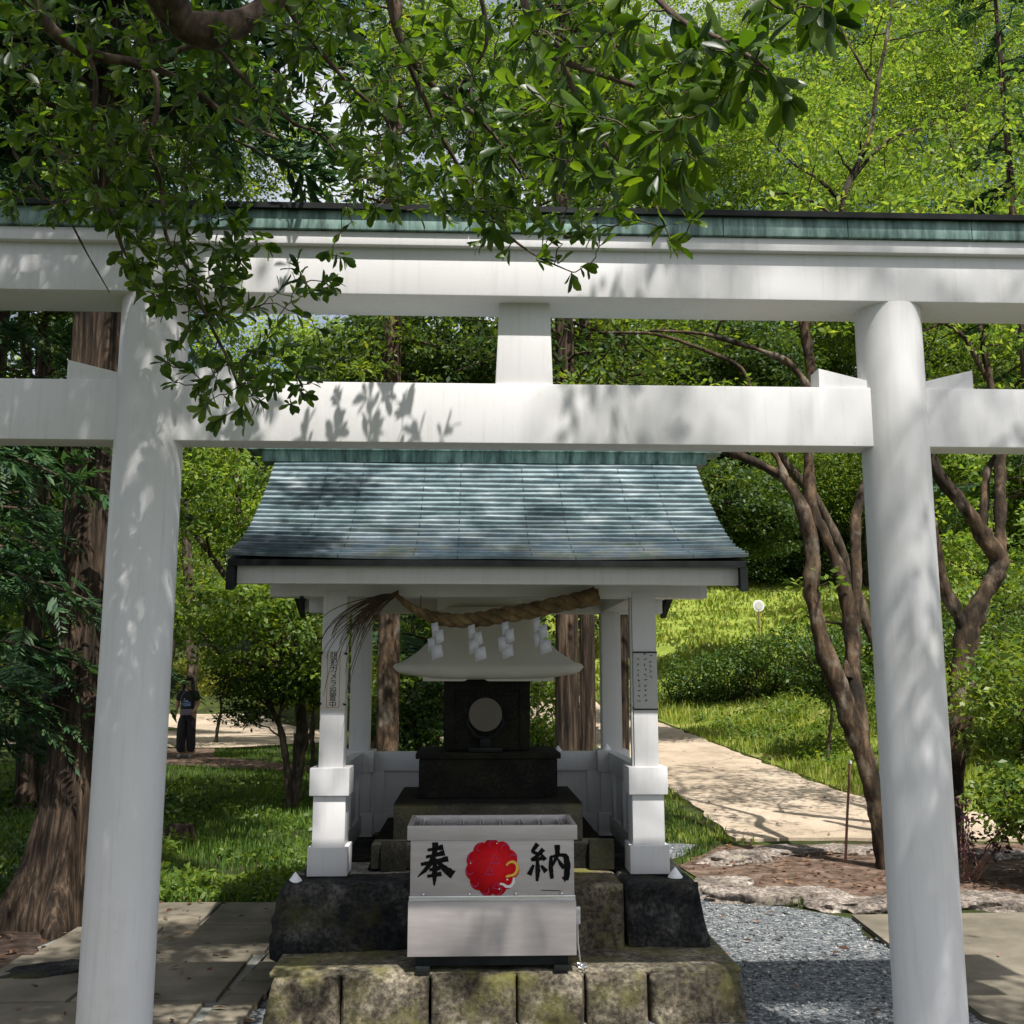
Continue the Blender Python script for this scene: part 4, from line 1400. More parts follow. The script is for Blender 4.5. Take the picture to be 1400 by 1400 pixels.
limb_defs = [  # (polyline, start radius, end radius)
    (np.array([(-3.6, 0.6, -.1), (-3.5, .7, 1.5), (-3.3, .9, 3.2), (-2.9, 1.2, 4.6), (-2.5, 1.5, 6.0), (-2.2, 1.7, 7.6)]), .24, .09),
    (np.concatenate([[(-3.05, 1.1, 4.1)], PL((120, -160, 2.4), (205, -60, 2.6), (232, 5, 2.75), (250, 36, 2.8), (285, 44, 2.8), (335, 30, 2.85), (385, -8, 2.9), (470, -60, 2.9), (620, -110, 2.6), (800, -130, 2.3), (900, -90, 2.1))]), .075, .018),
    (np.concatenate([[(-3.4, .8, 2.9)], PL((-60, -120, 2.6), (30, -20, 2.9), (60, 32, 3.0), (95, 62, 3.05), (135, 78, 3.1), (172, 83, 3.1), (205, 90, 3.15), (255, 112, 3.2), (310, 160, 3.3), (380, 190, 3.4))]), .03, .006),
    (PL((120, 74, 3.08), (132, 110, 3.1), (128, 160, 3.12), (127, 205, 3.14), (131, 250, 3.18), (155, 300, 3.22), (170, 350, 3.25), (210, 385, 3.3), (235, 430, 3.32)), .010, .004),
    (PL((172, 83, 3.1), (214, 100, 3.12), (216, 150, 3.15), (200, 200, 3.18), (222, 250, 3.2), (224, 325, 3.22), (262, 372, 3.25), (282, 435, 3.28), (312, 490, 3.3), (330, 540, 3.3)), .010, .004),
    (PL((205, 90, 3.15), (260, 60, 3.1), (300, 66, 3.1), (330, 105, 3.15), (400, 170, 3.2), (440, 182, 3.2), (490, 250, 3.25)), .012, .003),
    (PL((20, 210, 3.3), (60, 270, 3.3), (95, 300, 3.32), (118, 345, 3.32), (150, 400, 3.35)), .006, .002),
    (PL((385, -8, 2.9), (405, 30, 2.95), (430, 60, 3.0), (480, 120, 3.1), (530, 160, 3.15), (545, 230, 3.2)), .012, .003),
    (PL((520, -70, 2.8), (535, 10, 2.85), (548, 60, 2.9), (590, 118, 2.95), (650, 155, 3.0), (700, 215, 3.05), (730, 270, 3.1)), .017, .003),
    (PL((560, 90, 2.92), (600, 180, 3.0), (640, 250, 3.05), (690, 320, 3.1), (735, 352, 3.1), (782, 372, 3.1)), .008, .002),
    (PL((690, -110, 2.5), (720, 20, 2.5), (745, 75, 2.5), (800, 95, 2.45), (870, 118, 2.4), (930, 140, 2.3), (985, 125, 2.2)), .013, .003),
    (PL((770, 90, 2.5), (800, 160, 2.5), (840, 215, 2.5), (890, 265, 2.5), (918, 330, 2.5)), .008, .002),
    (PL((800, -130, 2.3), (880, -20, 2.1), (930, 30, 2.0), (1000, 60, 1.9), (1050, 95, 1.85)), .010, .003),
    (PL((900, -90, 2.1), (1010, -40, 1.9), (1100, 5, 1.8), (1140, 25, 1.75)), .008, .002),
    (PL((620, -110, 2.6), (660, 0, 2.7), (668, 60, 2.75), (640, 110, 2.8)), .010, .003),
    # limbs above and behind the view that throw the dappled shade
    (np.array([(-2.9, 1.2, 4.6), (-1.8, 1.0, 5.6), (-0.8, 0.8, 6.2), (0.4, 0.6, 6.6), (1.8, 0.6, 6.8)]), .09, .02),
    (np.array([(-2.5, 1.5, 6.0), (-2.2, 2.4, 6.9), (-1.9, 3.2, 7.6), (-1.6, 4.0, 8.3)]), .07, .02),
    (np.array([(-2.2, 1.7, 7.6), (-2.2, .9, 9.5), (-2.0, 0.0, 11.5), (-1.8, -.8, 13.5), (-1.6, -1.4, 15.5)]), .09, .03),
    (np.array([(-2.0, 0.0, 11.5), (-0.6, -.5, 12.4), (0.8, -.8, 12.5), (2.2, -1.3, 13.4), (4.0, -1.6, 13.6)]), .045, .015),
    (np.array([(-1.8, -.8, 13.5), (-0.2, -1.2, 13.6), (1.4, -1.2, 14.6), (3.2, -2.0, 14.8), (5.4, -2.2, 15.8)]), .045, .015),
    (np.array([(0.8, -.8, 12.5), (1.5, -.3, 11.9), (2.2, .1, 11.9), (3.4, .2, 11.2)]), .028, .010),
    (np.array([(1.4, -1.2, 14.6), (1.9, -.8, 13.6), (2.6, -.5, 13.2), (3.6, -.6, 12.4)]), .030, .010),
    (np.array([(-0.6, -.5, 12.4), (-0.1, -.2, 11.6), (0.6, .1, 11.4), (1.4, .1, 10.7)]), .028, .010),
    (np.array([(2.2, -1.3, 13.4), (2.7, -1.0, 12.6), (3.4, -.8, 12.3), (4.4, -.9, 11.6)]), .028, .010),
    (np.array([(-3.3, .9, 3.2), (-3.4, 2.0, 4.2), (-3.4, 3.0, 5.1), (-3.3, 4.0, 6.0)]), .08, .02),
]
nodes = []
for (pts, a, b) in limb_defs:
    k = len(pts) * 5
    s = np.linspace(0, 1, len(pts))
    sn = np.linspace(0, 1, k)
    pp = np.stack([np.interp(sn, s, pts[:, i]) for i in range(3)], 1)
    for _ in range(3):
        pp[1:-1] = (pp[:-2] + 2 * pp[1:-1] + pp[2:]) / 4
    rad = np.linspace(a, b, k)
    if pts is limb_defs[1][0]:
        rad = np.interp(sn, [0, .25, .5, .62, 1], [.075, .055, .046, .03, .012])
    MB().tube(pp, rad * (1 + 0.10 * np.sin(sn * 31)), 10).build('trunk' if len(nodes) == 0 else 'limb', M['twig'] if len(nodes) else M['bark'], fg, True, angle=None)
    nodes.append(np.concatenate([pp, rad[:, None]], 1))
nodes = np.concatenate(nodes)

FG_REG = [  # polygon in the view, count, depth range
    ([(0, 0), (460, 0), (430, 120), (300, 200), (260, 300), (0, 300)], 250, (2.7, 3.7)),
    ([(60, 130), (330, 200), (330, 420), (200, 420), (110, 300)], 120, (2.9, 3.5)),
    ([(150, 330), (300, 300), (480, 350), (440, 420), (440, 560), (300, 585), (215, 520)], 88, (3.05, 3.5)),
    ([(330, 0), (700, 0), (720, 260), (640, 300), (480, 230), (420, 120)], 160, (2.6, 3.4)),
    ([(600, 200), (830, 150), (850, 310), (760, 330), (640, 330)], 75, (2.6, 3.2)),
    ([(700, 0), (900, 0), (960, 60), (960, 270), (760, 250), (690, 150)], 115, (2.0, 2.9)),
    ([(880, 40), (1060, 60), (1050, 130), (960, 250), (880, 250)], 40, (1.75, 2.2)),
    ([(470, 130), (640, 130), (640, 300), (470, 300)], 34, (3.35, 3.6)),
    ([(1000, -30), (1180, -30), (1150, 40), (1050, 40)], 12, (1.6, 1.95)),
]
att = []
for poly, cnt, (d0, d1) in FG_REG:
    poly = np.array(poly, float)
    lo, hi = poly.min(0), poly.max(0)
    got = 0
    while got < cnt:
        q = rng.uniform(lo, hi)
        if inpoly(q[0], q[1], poly):
            att.append(P(q[0], q[1], rng.uniform(d0, d1)))
            got += 1
# hand placed tips at the fringe of the overhang
for a in ((470, 355, 3.3), (435, 395, 3.3), (450, 345, 3.3), (240, 470, 3.3), (235, 520, 3.3), (330, 560, 3.3), (300, 575, 3.3), (360, 555, 3.3), (415, 540, 3.35), (430, 520, 3.3), (395, 500, 3.3), (380, 445, 3.3),
          (350, 480, 3.25), (300, 500, 3.3), (780, 385, 3.1), (760, 352, 3.1), (805, 365, 3.1), (820, 335, 3.05), (740, 345, 3.1), (655, 330, 3.1), (690, 345, 3.1), (925, 335, 2.5), (900, 310, 2.5), (945, 300, 2.4),
          (870, 300, 2.5), (1060, 110, 1.9), (1040, 60, 1.85), (1075, 140, 1.95), (1020, 110, 1.9), (1150, 25, 1.75), (1120, 45, 1.8)):
    att.append(P(*a))
att = np.array(att)
tw = MB()
lf_pos, lf_dir, lf_nrm, lf_len = [], [], [], []
# connect the nearest tips first, so later ones branch from earlier twigs
left = list(range(len(att)))
dist = np.array([np.min(np.linalg.norm(nodes[:, :3] - q, axis=1)) for q in att])
for i in np.argsort(dist):
    q = att[i]
    dd = np.linalg.norm(nodes[:, :3] - q, axis=1)
    j = int(np.argmin(dd + 0.25 * np.maximum(0, .05 - dd)))
    a = nodes[j, :3]
    L = np.linalg.norm(q - a)
    n = 6
    w = wander(a, q, n, 0.13, 0.10 if L > .15 else 0.0)
    ra = min(max(nodes[j, 3] * .7, .0022), .0022 + .006 * L)
    rad = np.linspace(ra, .0015, n)
    tw.tube(w, rad, 5, cap=False)
    nodes = np.concatenate([nodes, np.concatenate([w[1:], rad[1:, None]], 1)])
    ax = unit(w[-1] - w[-2])
    # whorl of leaves at the tip and a few along the twig
    k = int(rng.integers(5, 9))
    ang = np.linspace(0, 2 * math.pi, k, endpoint=False) + rng.uniform(0, 6)
    e1 = unit(np.cross(ax, np.array([0.3, 0.2, 1.0])))
    e2 = np.cross(ax, e1)
    op = rng.uniform(.35, 1.15, k)
    rd = np.cos(ang)[:, None] * e1 + np.sin(ang)[:, None] * e2
    d = ax * np.cos(op)[:, None] + rd * np.sin(op)[:, None] + np.array([0, 0, -.28]) + rng.normal(0, .18, (k, 3))
    back_ = rng.uniform(0, .035, (k, 1))
    lf_pos.append(w[-1] - ax * back_)
    lf_dir.append(d)
    lf_nrm.append(ax - rd * .5 + np.array([0, 0, .7]) + rng.normal(0, .35, (k, 3)))
    lsc = 1.0 if q[1] < 2.3 else .84
    lf_len.append(rng.uniform(.046, .084, k) * lsc)
    if L > .10:
        m = int(min(9, L * 24))
        u = rng.uniform(.25, .95, m)
        pp = np.stack([np.interp(u, np.linspace(0, 1, n), w[:, c_]) for c_ in range(3)], 1)
        lf_pos.append(pp)
        lf_dir.append(rand_dirs(m) + ax * .6 + np.array([0, 0, -.2]))
        lf_nrm.append(rand_dirs(m) * .6 + np.array([0, 0, .9]))
        lf_len.append(rng.uniform(.042, .072, m) * lsc)
tag(tw.build('twigs', M['twig'], fg, True, angle=None), kind='stuff')
lf = MB()
Lc = np.concatenate(lf_len)
add_leaves(lf, np.concatenate(lf_pos), np.concatenate(lf_dir), np.concatenate(lf_nrm), Lc, Lc * rng.uniform(.32, .46, len(Lc)), hi=True)
lf.build('crown', M['leaf_fg'], fg, True, angle=None)

# the high crown of the same tree: it stands above the frame, in the sun's way
SHADE = [  # target on the ground or gate that lies in shade, radius, number of clumps
    ((-1.7, 4.0, 3.25), 0.80, 36), ((-1.35, 4.0, 1.9), 0.45, 9), ((-1.3, 4.0, 0.6), 0.55, 44), ((-2.5, 5.2, 0.0), 1.1, 42), ((-1.8, 6.6, 0), 0.8, 26),
    ((-1.0, 5.7, 2.0), 0.3, 6), ((-1.0, 6.2, 2.7), 0.35, 5), ((-3.6, 6.4, 1.5), 1.2, 70), ((-5.5, 6.5, 0.5), 1.6, 50),
    ((1.6, 4.9, 0), 0.6, 8), ((2.6, 4.6, 0), 0.7, 9), ((3.6, 5.0, 0), 0.8, 9), ((1.75, 4.0, 0.75), 0.38, 12), ((2.2, 5.2, 0), .6, 12), ((2.5, 5.7, 0), .8, 12), ((2.6, 6.3, 0), .6, 4), ((0.1, 5.12, .42), .3, 2),
]
sc_ = []
for (c, rad, cnt) in SHADE:
    for _ in range(cnt):
        q = np.array(c) + rand_dirs(1)[0] * rad * rng.random() ** .5 * .9
        for _try in range(8):
            zt = rng.uniform(5.2, 8.5)
            s = q + SUN * ((zt - q[2]) / SUN[2])
            pxx, pyy, dep = project(s)
            if dep < 0.2 or pyy < -110 or pxx < -200 or pxx > 1600:
                sc_.append(s)
                break
HIGH = [((1.0, 4.0, 2.95), 0.9, 16), ((2.3, 4.0, 2.9), 0.8, 10), ((1.75, 4.0, 2.0), 0.4, 6), ((0.4, 6.0, 2.6), 0.9, 6), ((0.1, 5.12, 0.5), .4, 2)]
hs_ = []
for (c, rad, cnt) in HIGH:
    for _ in range(cnt):
        q = np.array(c) + rand_dirs(1)[0] * rad * rng.random() ** .5
        hs_.append(q + SUN * ((rng.uniform(12, 15.5) - q[2]) / SUN[2]))
hs_ = np.array(hs_)
sc_ = np.array(sc_)
hl = MB()
clump_leaves(hl, sc_, rng.uniform(.12, .32, len(sc_)), 52, .09, .6, .48)
clump_leaves(hl, hs_, rng.uniform(.10, .24, len(hs_)), 26, .085, .6, .42)
hl.build('high_crown', M['leaf_shade'], fg, False)
ht = MB()
hn = nodes[nodes[:, 3] > .008]
hn = hn[[bool(project(p[:3])[1] < -60 or project(p[:3])[2] < .2) for p in hn]]
for q in np.concatenate([sc_[rng.permutation(len(sc_))], hs_]):
    j = int(np.argmin(np.linalg.norm(hn[:, :3] - q, axis=1) + .6 * np.maximum(0, hn[:, 2] - q[2])))
    a = hn[j, :3]
    w = wander(a, q, 5, .09, .05)
    pr_ = [project(p) for p in w]
    rad = np.linspace(min(hn[j, 3] * .7, .02), .003, 5)
    if all(p[1] < -30 or p[2] < .3 for p in pr_):
        ht.tube(w, rad, 5, cap=False)
        hn = np.concatenate([hn, np.concatenate([w[1:], rad[1:, None]], 1)])
ht.build('high_twigs', M['twig'], fg, True, angle=None)

# ------------------------------------------------------------------ cedar at the left
cb = G(72, 1262)
ced = thing('cedar_tree', 'tall cedar with furrowed brown trunk and flared roots behind the left torii pillar', 'tree', (cb[0], cb[1], 0))
CY = cb[1]
cl = np.array([P(92, 1250, CY), P(98, 1180, CY), P(108, 1080, CY), P(116, 950, CY), P(122, 820, CY), P(126, 640, CY), P(136, 440, CY), P(145, 100, CY), P(150, -400, CY), P(152, -1200, CY)])
cl[:, 1] = CY
rads = np.array([.36, .265, .215, .20, .19, .185, .175, .16, .13, .10])
zz = np.linspace(-0.1, 7.5, 120)
zz = np.concatenate([np.linspace(-.1, 1.2, 40), np.linspace(1.25, 12, 90)])
cx = np.interp(zz, cl[:, 2], cl[:, 0])
rd = np.interp(zz, cl[:, 2], rads)
ang = np.linspace(0, 2 * math.pi, 96, endpoint=False)
V = np.zeros((len(zz), 96, 3))
for i, z in enumerate(zz):
    fl = max(0, 1 - z / 1.1) ** 1.6
    lob = 1 + fl * 0.26 * np.cos(5 * ang + 0.7) + fl * .12 * np.cos(9 * ang)
    fur = np.array([mnoise.noise(Vector((math.cos(a) * 5.2, math.sin(a) * 5.2, z * .55))) for a in ang])
    fur2 = np.array([mnoise.noise(Vector((math.cos(a) * 14, math.sin(a) * 14, z * 1.4 + 9))) for a in ang])
    rr = rd[i] * lob * (1 + .05 * fur + .035 * fur2)
    V[i, :, 0] = cx[i] + rr * np.cos(ang)
    V[i, :, 1] = CY + rr * np.sin(ang)
    V[i, :, 2] = z
MB().grid(V, close_u=True).build('trunk', M['cedar_bark'], ced, True, angle=None)
# a cypress just outside the left edge: its low sprays reach across the cedar trunk
r = np.random.default_rng(5)
hb = P(-190, 1260, CY - .1)
hin = thing('cypress_tree', 'cypress at the left edge whose green sprays reach across the cedar trunk', 'tree', (hb[0], hb[1], 0))
ht_ = MB().tube(np.array([(hb[0], hb[1], -.1), (hb[0] + .05, hb[1], 2.5), (hb[0], hb[1], 5.5), (hb[0] + .1, hb[1], 9.0)]), [.13, .11, .08, .03], 12)
tips, dirs, sz = [], [], []
for (px, py, dy, ln) in [(-60, 560, -.3, 1.2), (-50, 640, -.6, 1.3), (-80, 720, -.5, 1.2), (-60, 800, -.7, 1.2), (-70, 880, -.4, 1.1), (-50, 950, -.2, .9), (-120, 600, .4, 1.2), (-90, 700, .6, 1.2), (-60, 480, .3, 1.0), (-80, 1000, .4, 1.0)]:
    b = P(px + 130 + r.uniform(0, 70), py + 30, CY + dy)
    a = np.array([hb[0] + .03, hb[1], b[2] + .35])
    w = wander(a, b, 9, .05, .05, r)
    ht_.tube(w, np.linspace(.022, .004, 9), 5, cap=False)
    m = 46
    u = r.uniform(.1, 1, m)
    q = np.stack([np.interp(u, np.linspace(0, 1, 9), w[:, j]) for j in range(3)], 1) + r.normal(0, .07, (m, 3))
    tips.append(q)
    dirs.append(unit(np.array([.8, 0, -.25]) + r.normal(0, .5, (m, 3))))
    sz.append(r.uniform(.16, .32, m))
for i in range(40):
    z = r.uniform(5, 9)
    a_ = r.uniform(0, 6.28)
    p0 = np.array([hb[0], hb[1], z])
    w = wander(p0, p0 + np.array([math.cos(a_), math.sin(a_), -.1]) * r.uniform(.5, 1.3), 6, .05, .03, r)
    ht_.tube(w, np.linspace(.02, .005, 6), 5, cap=False)
    u = r.uniform(.2, 1, 18)
    tips.append(np.stack([np.interp(u, np.linspace(0, 1, 6), w[:, j]) for j in range(3)], 1))
    dirs.append(unit(w[-1] - w[0] + r.normal(0, .6, (18, 3))))
    sz.append(r.uniform(.25, .45, 18))
ht_.build('trunk', M['bark'], hin, True, angle=None)
lf = MB()
spray_leaves(lf, np.concatenate(tips), np.concatenate(dirs), np.concatenate(sz), r, 11)
lf.build('crown', M['leaf_cypress'], hin, False)
tips, dirs, sz = [], [], []
br = MB()
for i in range(60):
    f = r.uniform(0, 1)
    z = 5.5 + 6.5 * f
    a_ = r.uniform(0, 6.28)
    L = r.uniform(1.0, 2.6) * (1 - .5 * f)
    p0 = np.array([np.interp(z, cl[:, 2], cl[:, 0]), CY, z])
    d = np.array([math.cos(a_), math.sin(a_), -.12])
    w = wander(p0, p0 + d * L, 6, .05, .03, r)
    br.tube(w, np.linspace(.028, .006, 6), 5, cap=False)
    m = 22
    u = r.uniform(.2, 1, m)
    tips.append(np.stack([np.interp(u, np.linspace(0, 1, 6), w[:, j]) for j in range(3)], 1))
    dirs.append(unit(d + r.normal(0, .6, (m, 3))))
    sz.append(r.uniform(.3, .55, m))
br.build('branch', M['bark'], ced, True, angle=None)
lf = MB()
spray_leaves(lf, np.concatenate(tips), np.concatenate(dirs), np.concatenate(sz), r, 11)
lf.build('crown', M['leaf_blue'], ced, False)


# ------------------------------------------------------------------ trunks behind the shrine
def big_trunk(name, label, px0, py0, Y, r0, px1, h=11, crown=True, seed=1, mat='cedar_bark', group=None):
    b = P(px0, py0, Y)
    b[2] = float(H(b[0], b[1])) - .1
    t = thing(name, label, 'tree', (b[0], b[1], b[2]), group)
    r = np.random.default_rng(seed)
    top = np.array([P(px1, 300, Y)[0], Y, h])
    zz = np.linspace(0, 1, 60)
    ang = np.linspace(0, 2 * math.pi, 48, endpoint=False)
    V = np.zeros((60, 48, 3))
    for i, s in enumerate(zz):
        c = b + (top - b) * s
        fl = max(0, 1 - s * h / .7) ** 2
        fur = np.array([mnoise.noise(Vector((math.cos(a) * 3.5, math.sin(a) * 3.5 + seed * 5, s * h * .5))) + .6 * mnoise.noise(Vector((math.cos(a) * 9, math.sin(a) * 9 + seed, s * h))) for a in ang])
        rr = r0 * (1 - .55 * s) * (1 + .10 * fur + fl * (.5 + .2 * np.cos(4 * ang + seed)))
        V[i] = np.stack([c[0] + rr * np.cos(ang), c[1] + rr * np.sin(ang), np.full(48, c[2])], 1)
    tm = MB().grid(V, close_u=True)
    cc = []
    for i in range(70):
        f = r.uniform(.34, 1)
        p0 = b + (top - b) * f
        a_ = r.uniform(0, 6.28)
        L = r.uniform(.4, 1.9) * (1.3 - f)
        d = np.array([math.cos(a_), math.sin(a_), -.05])
        w = wander(p0, p0 + d * L, 6, .08, .03, r)
        tm.tube(w, np.linspace(.018, .005, 6), 5, cap=False)
        cc += [w[2], w[3], w[4], w[5]] if L > .6 else [w[3], w[5]]
    for i in range(22):
        z = r.uniform(3.9, 6.6)
        p0 = b + (top - b) * ((z - b[2]) / (h - b[2]))
        a_ = r.uniform(math.pi, 2 * math.pi)
        q = p0 + np.array([math.cos(a_), math.sin(a_), 0]) * r.uniform(.25, .5)
        tm.tube(wander(p0, q, 4, .1, 0, r), [.012, .009, .006, .004], 5, cap=False)
        cc.append(q)
    tm.build('trunk', M[mat], t, True, angle=None)
    lf = MB()
    cc = np.array(cc)
    clump_leaves(lf, cc, r.uniform(.15, .32, len(cc)), 26, .085, .35, .45, r=r)
    lf.build('crown', M['leaf_dark' if seed % 2 else 'leaf_mid'], t, False)
    return t


big_trunk('cedar_tree', 'reddish cedar trunk standing close behind the right rear post of the shelter', 776, 1040, 9.6, .115, 772, 12, seed=3)
big_trunk('cedar_tree', 'darker cedar trunk touching the reddish one behind the shelter', 803, 1040, 10.2, .085, 803, 12, seed=4)
big_trunk('cedar_tree', 'thin brown trunk seen between the two right posts of the shelter', 851, 1040, 11.0, .07, 850, 10, seed=6)
big_trunk('mossy_tree', 'mossy brown trunk seen through the left side of the shelter', 530, 1030, 11.5, .13, 536, 11, seed=8, mat='warm_bark')
big_trunk('cedar_tree', 'slim dark trunk at the far left beyond the big cedar', 40, 1040, 13.0, .12, 50, 12, seed=9)

# ------------------------------------------------------------------ the two crooked trees on the right
AY = 9.0
gA = G(1212, 1190)
ells = [(P(1150, 330, AY + .3), (1.5, 1.4, .9)), (P(1240, 130, AY + .8), (1.7, 1.5, 1.2)), (P(1050, 160, AY + .9), (1.0, 1.2, .8)), (P(1010, 560, AY + .6), (.5, .6, .3)), (P(1120, 820, AY + .2), (.35, .4, .3))]
broadleaf('crooked_tree', 'crooked brown tree leaning left just inside the right torii pillar', (gA[0], AY, 0), ells, 150, 30, .085, 'leaf_lime',
          [(PL((1216, 1200, AY), (1205, 1120, AY), (1180, 1030, AY), (1150, 950, AY), (1125, 880, AY), (1108, 810, AY), (1112, 750, AY), (1096, 690, AY), (1075, 655, AY + .1), (1040, 635, AY + .1), (985, 613, AY + .2)), (.105, .035)),
           (PL((1180, 1030, AY), (1168, 930, AY + .1), (1165, 860, AY + .2), (1150, 780, AY + .2), (1128, 735, AY + .2), (1108, 690, AY + .2), (1105, 620, AY + .3), (1112, 520, AY + .3), (1098, 440, AY + .3)), (.075, .04)),
           (PL((1075, 655, AY + .1), (1060, 620, AY + .2), (1040, 600, AY + .3), (1020, 500, AY + .3), (900, 455, AY + .4), (800, 455, AY + .5)), (.032, .012)),
           (PL((1112, 540, AY + .3), (1080, 495, AY + .3), (1030, 475, AY + .3), (960, 455, AY + .4), (890, 452, AY + .4)), (.04, .012)),
           (PL((1160, 930, AY + .1), (1168, 860, AY + .3), (1172, 800, AY + .3), (1168, 700, AY + .4), (1200, 620, AY + .5), (1180, 440, AY + .5), (1150, 300, AY + .6), (1155, 260, AY + .6), (1190, 190, AY + .6), (1200, 110, AY + .7), (1215, 40, AY + .7), (1225, -60, AY + .8)), (.06, .012)),
           (PL((1150, 275, AY + .6), (1120, 245, AY + .6), (1085, 225, AY + .7), (1050, 190, AY + .8)), (.022, .006)),
           (PL((1165, 245, AY + .6), (1210, 190, AY + .7), (1290, 165, AY + .8)), (.022, .006)),
           (PL((1190, 110, AY + .6), (1160, 60, AY + .7), (1130, 0, AY + .8)), (.016, .005))],
          group=None, clump_r=.26, barkm='warm_bark', limbs=50, seed=21)
BY = 9.6
gB = G(1300, 1170)
ells = [(P(1330, 420, BY + .3), (1.2, 1.2, .7)), (P(1400, 560, BY + .4), (.6, .8, .4)), (P(1380, 250, BY + .6), (1.4, 1.4, 1.0)), (P(1290, 560, BY + .6), (.5, .6, .3))]
broadleaf('crooked_tree', 'gnarled forked tree with bent limb just outside the right torii pillar', (gB[0], BY, 0), ells, 105, 30, .085, 'leaf_lime',
          [(PL((1296, 1190, BY), (1300, 1080, BY), (1312, 980, BY), (1318, 880, BY), (1335, 830, BY), (1362, 785, BY), (1368, 765, BY), (1345, 735, BY), (1325, 700, BY), (1290, 660, BY), (1268, 625, BY), (1235, 560, BY)), (.125, .05)),
           (PL((1320, 860, BY), (1295, 815, BY), (1282, 775, BY), (1280, 740, BY), (1270, 700, BY)), (.07, .04)),
           (PL((1366, 770, BY), (1368, 700, BY + .1), (1366, 640, BY + .2), (1375, 600, BY + .2), (1360, 560, BY + .3), (1350, 500, BY + .3), (1340, 450, BY + .3)), (.06, .03)),
           (PL((1345, 735, BY + .2), (1345, 690, BY + .3), (1350, 640, BY + .4), (1372, 610, BY + .4)), (.05, .03)),
           (PL((1350, 520, BY + .3), (1320, 460, BY + .3), (1290, 440, BY + .4), (1258, 455, BY + .4)), (.03, .012))],
          group=None, clump_r=.26, barkm='warm_bark', limbs=40, seed=22)

# ------------------------------------------------------------------ shrubs and middle ground plants
b = G(400, 1108)
broadleaf('small_tree', 'low flat crowned dark bush on thin stems left of the shelter', (b[0], b[1], 0),
          [(P(380, 935, b[1]), (.85, 0.8, .22)), (P(335, 975, b[1]), (.32, .4, .16)), (P(420, 930, b[1] - .2), (.5, .5, .25))], 130, 46, .06, 'leaf_dark',
          [(PL((398, 1112, b[1]), (392, 1050, b[1]), (386, 1000, b[1]), (370, 965, b[1]), (350, 940, b[1])), (.05, .02)), (PL((404, 1110, b[1]), (412, 1040, b[1]), (425, 1000, b[1]), (430, 960, b[1])), (.03, .012)),
           (PL((390, 1040, b[1]), (380, 985, b[1]), (395, 930, b[1])), (.03, .012)), (PL((400, 1110, b[1]), (408, 1060, b[1]), (402, 1000, b[1])), (.02, .008))],
          cat='bush', clump_r=.22, limbs=24, seed=31, flat=.3)
# bright maples left of the shelter, beyond the torii pillar
for i, (px, py, Y, rr, mt, lab, sd, tx) in enumerate((
        (310, 660, 14.0, (1.5, 1.4, 1.0), 'leaf_lime', 'bright lime maple above the left end of the shelter roof', 41, 407),
        (270, 800, 25.5, (2.2, 1.8, 1.2), 'leaf_mid', 'mid green maple spreading behind the left torii pillar', 42, 140),
        (385, 870, 13.0, (1.0, 1.2, .7), 'leaf_mid', 'mid green maple beneath the left eave of the shelter', 43, 458),
        (440, 520, 17.0, (1.8, 1.6, 1.4), 'leaf_lime', 'lime green tree seen between the torii beams at centre left', 44, 460))):
    c = P(px, py, Y)
    tb = np.array([P(tx, 900, Y)[0], Y, float(H(c[0], Y))])
    fk = c + np.array([0.2, 0, -.6])
    broadleaf('maple_tree', lab, tb, [(c, rr), (c + np.array([.8, .3, -.5]), (rr[0] * .7, rr[1], rr[2] * .5)), (c + np.array([-.7, -.2, .3]), (rr[0] * .7, rr[1], rr[2] * .5))], 190, 44, .10, mt,
              [(np.array([tb - [0, 0, .1], tb + [.1, 0, 1.0], tb + [-.05, 0, 1.8], fk, c + [.1, 0, .5]]), (.09, .03)), (np.array([tb + [-.05, 0, 1.7], c + [-.7, 0, -.3], c + [-1.2, 0, .3]]), (.05, .015)), (np.array([tb + [-.05, 0, 1.9], c + [.8, .2, -.2], c + [1.2, .2, .5]]), (.05, .015))],
              group=None, clump_r=.36, limbs=30, seed=sd, flat=.25)
# yellow sunlit bush behind
for px, py, Y, rr, mt, lab, sd in ((430, 915, 19.0, (1.5, 1.0, .55), 'leaf_yellow', 'pale yellow sunlit bush left of the left front post', 51),
                                   (300, 915, 27.0, (1.2, .8, .5), 'leaf_yellow', 'small yellow sunlit bush above the walking person', 52),
                                   (600, 880, 19.0, (1.6, 1.2, 1.2), 'leaf_lime', 'bright green bush seen through the shelter left of the small shrine', 53),
                                   (735, 960, 15.0, (.9, .9, .9), 'leaf_mid', 'green bush seen through the shelter right of the small shrine', 54),
                                   (565, 955, 15.0, (.8, .8, .5), 'leaf_dark', 'dark bush behind the mossy trunk inside the shelter view', 55)):
    c = P(px, py, Y)
    c[2] = max(c[2], rr[2] * .8)
    broadleaf('bush', lab, (c[0], Y, float(H(c[0], Y))), [(c, rr), (c - np.array([0, 0, rr[2] * .8]), (rr[0] * .8, rr[1], rr[2] * .6))], 110, 44, .10, mt, None, .05, cat='bush', clump_r=.28, limbs=14, seed=sd)

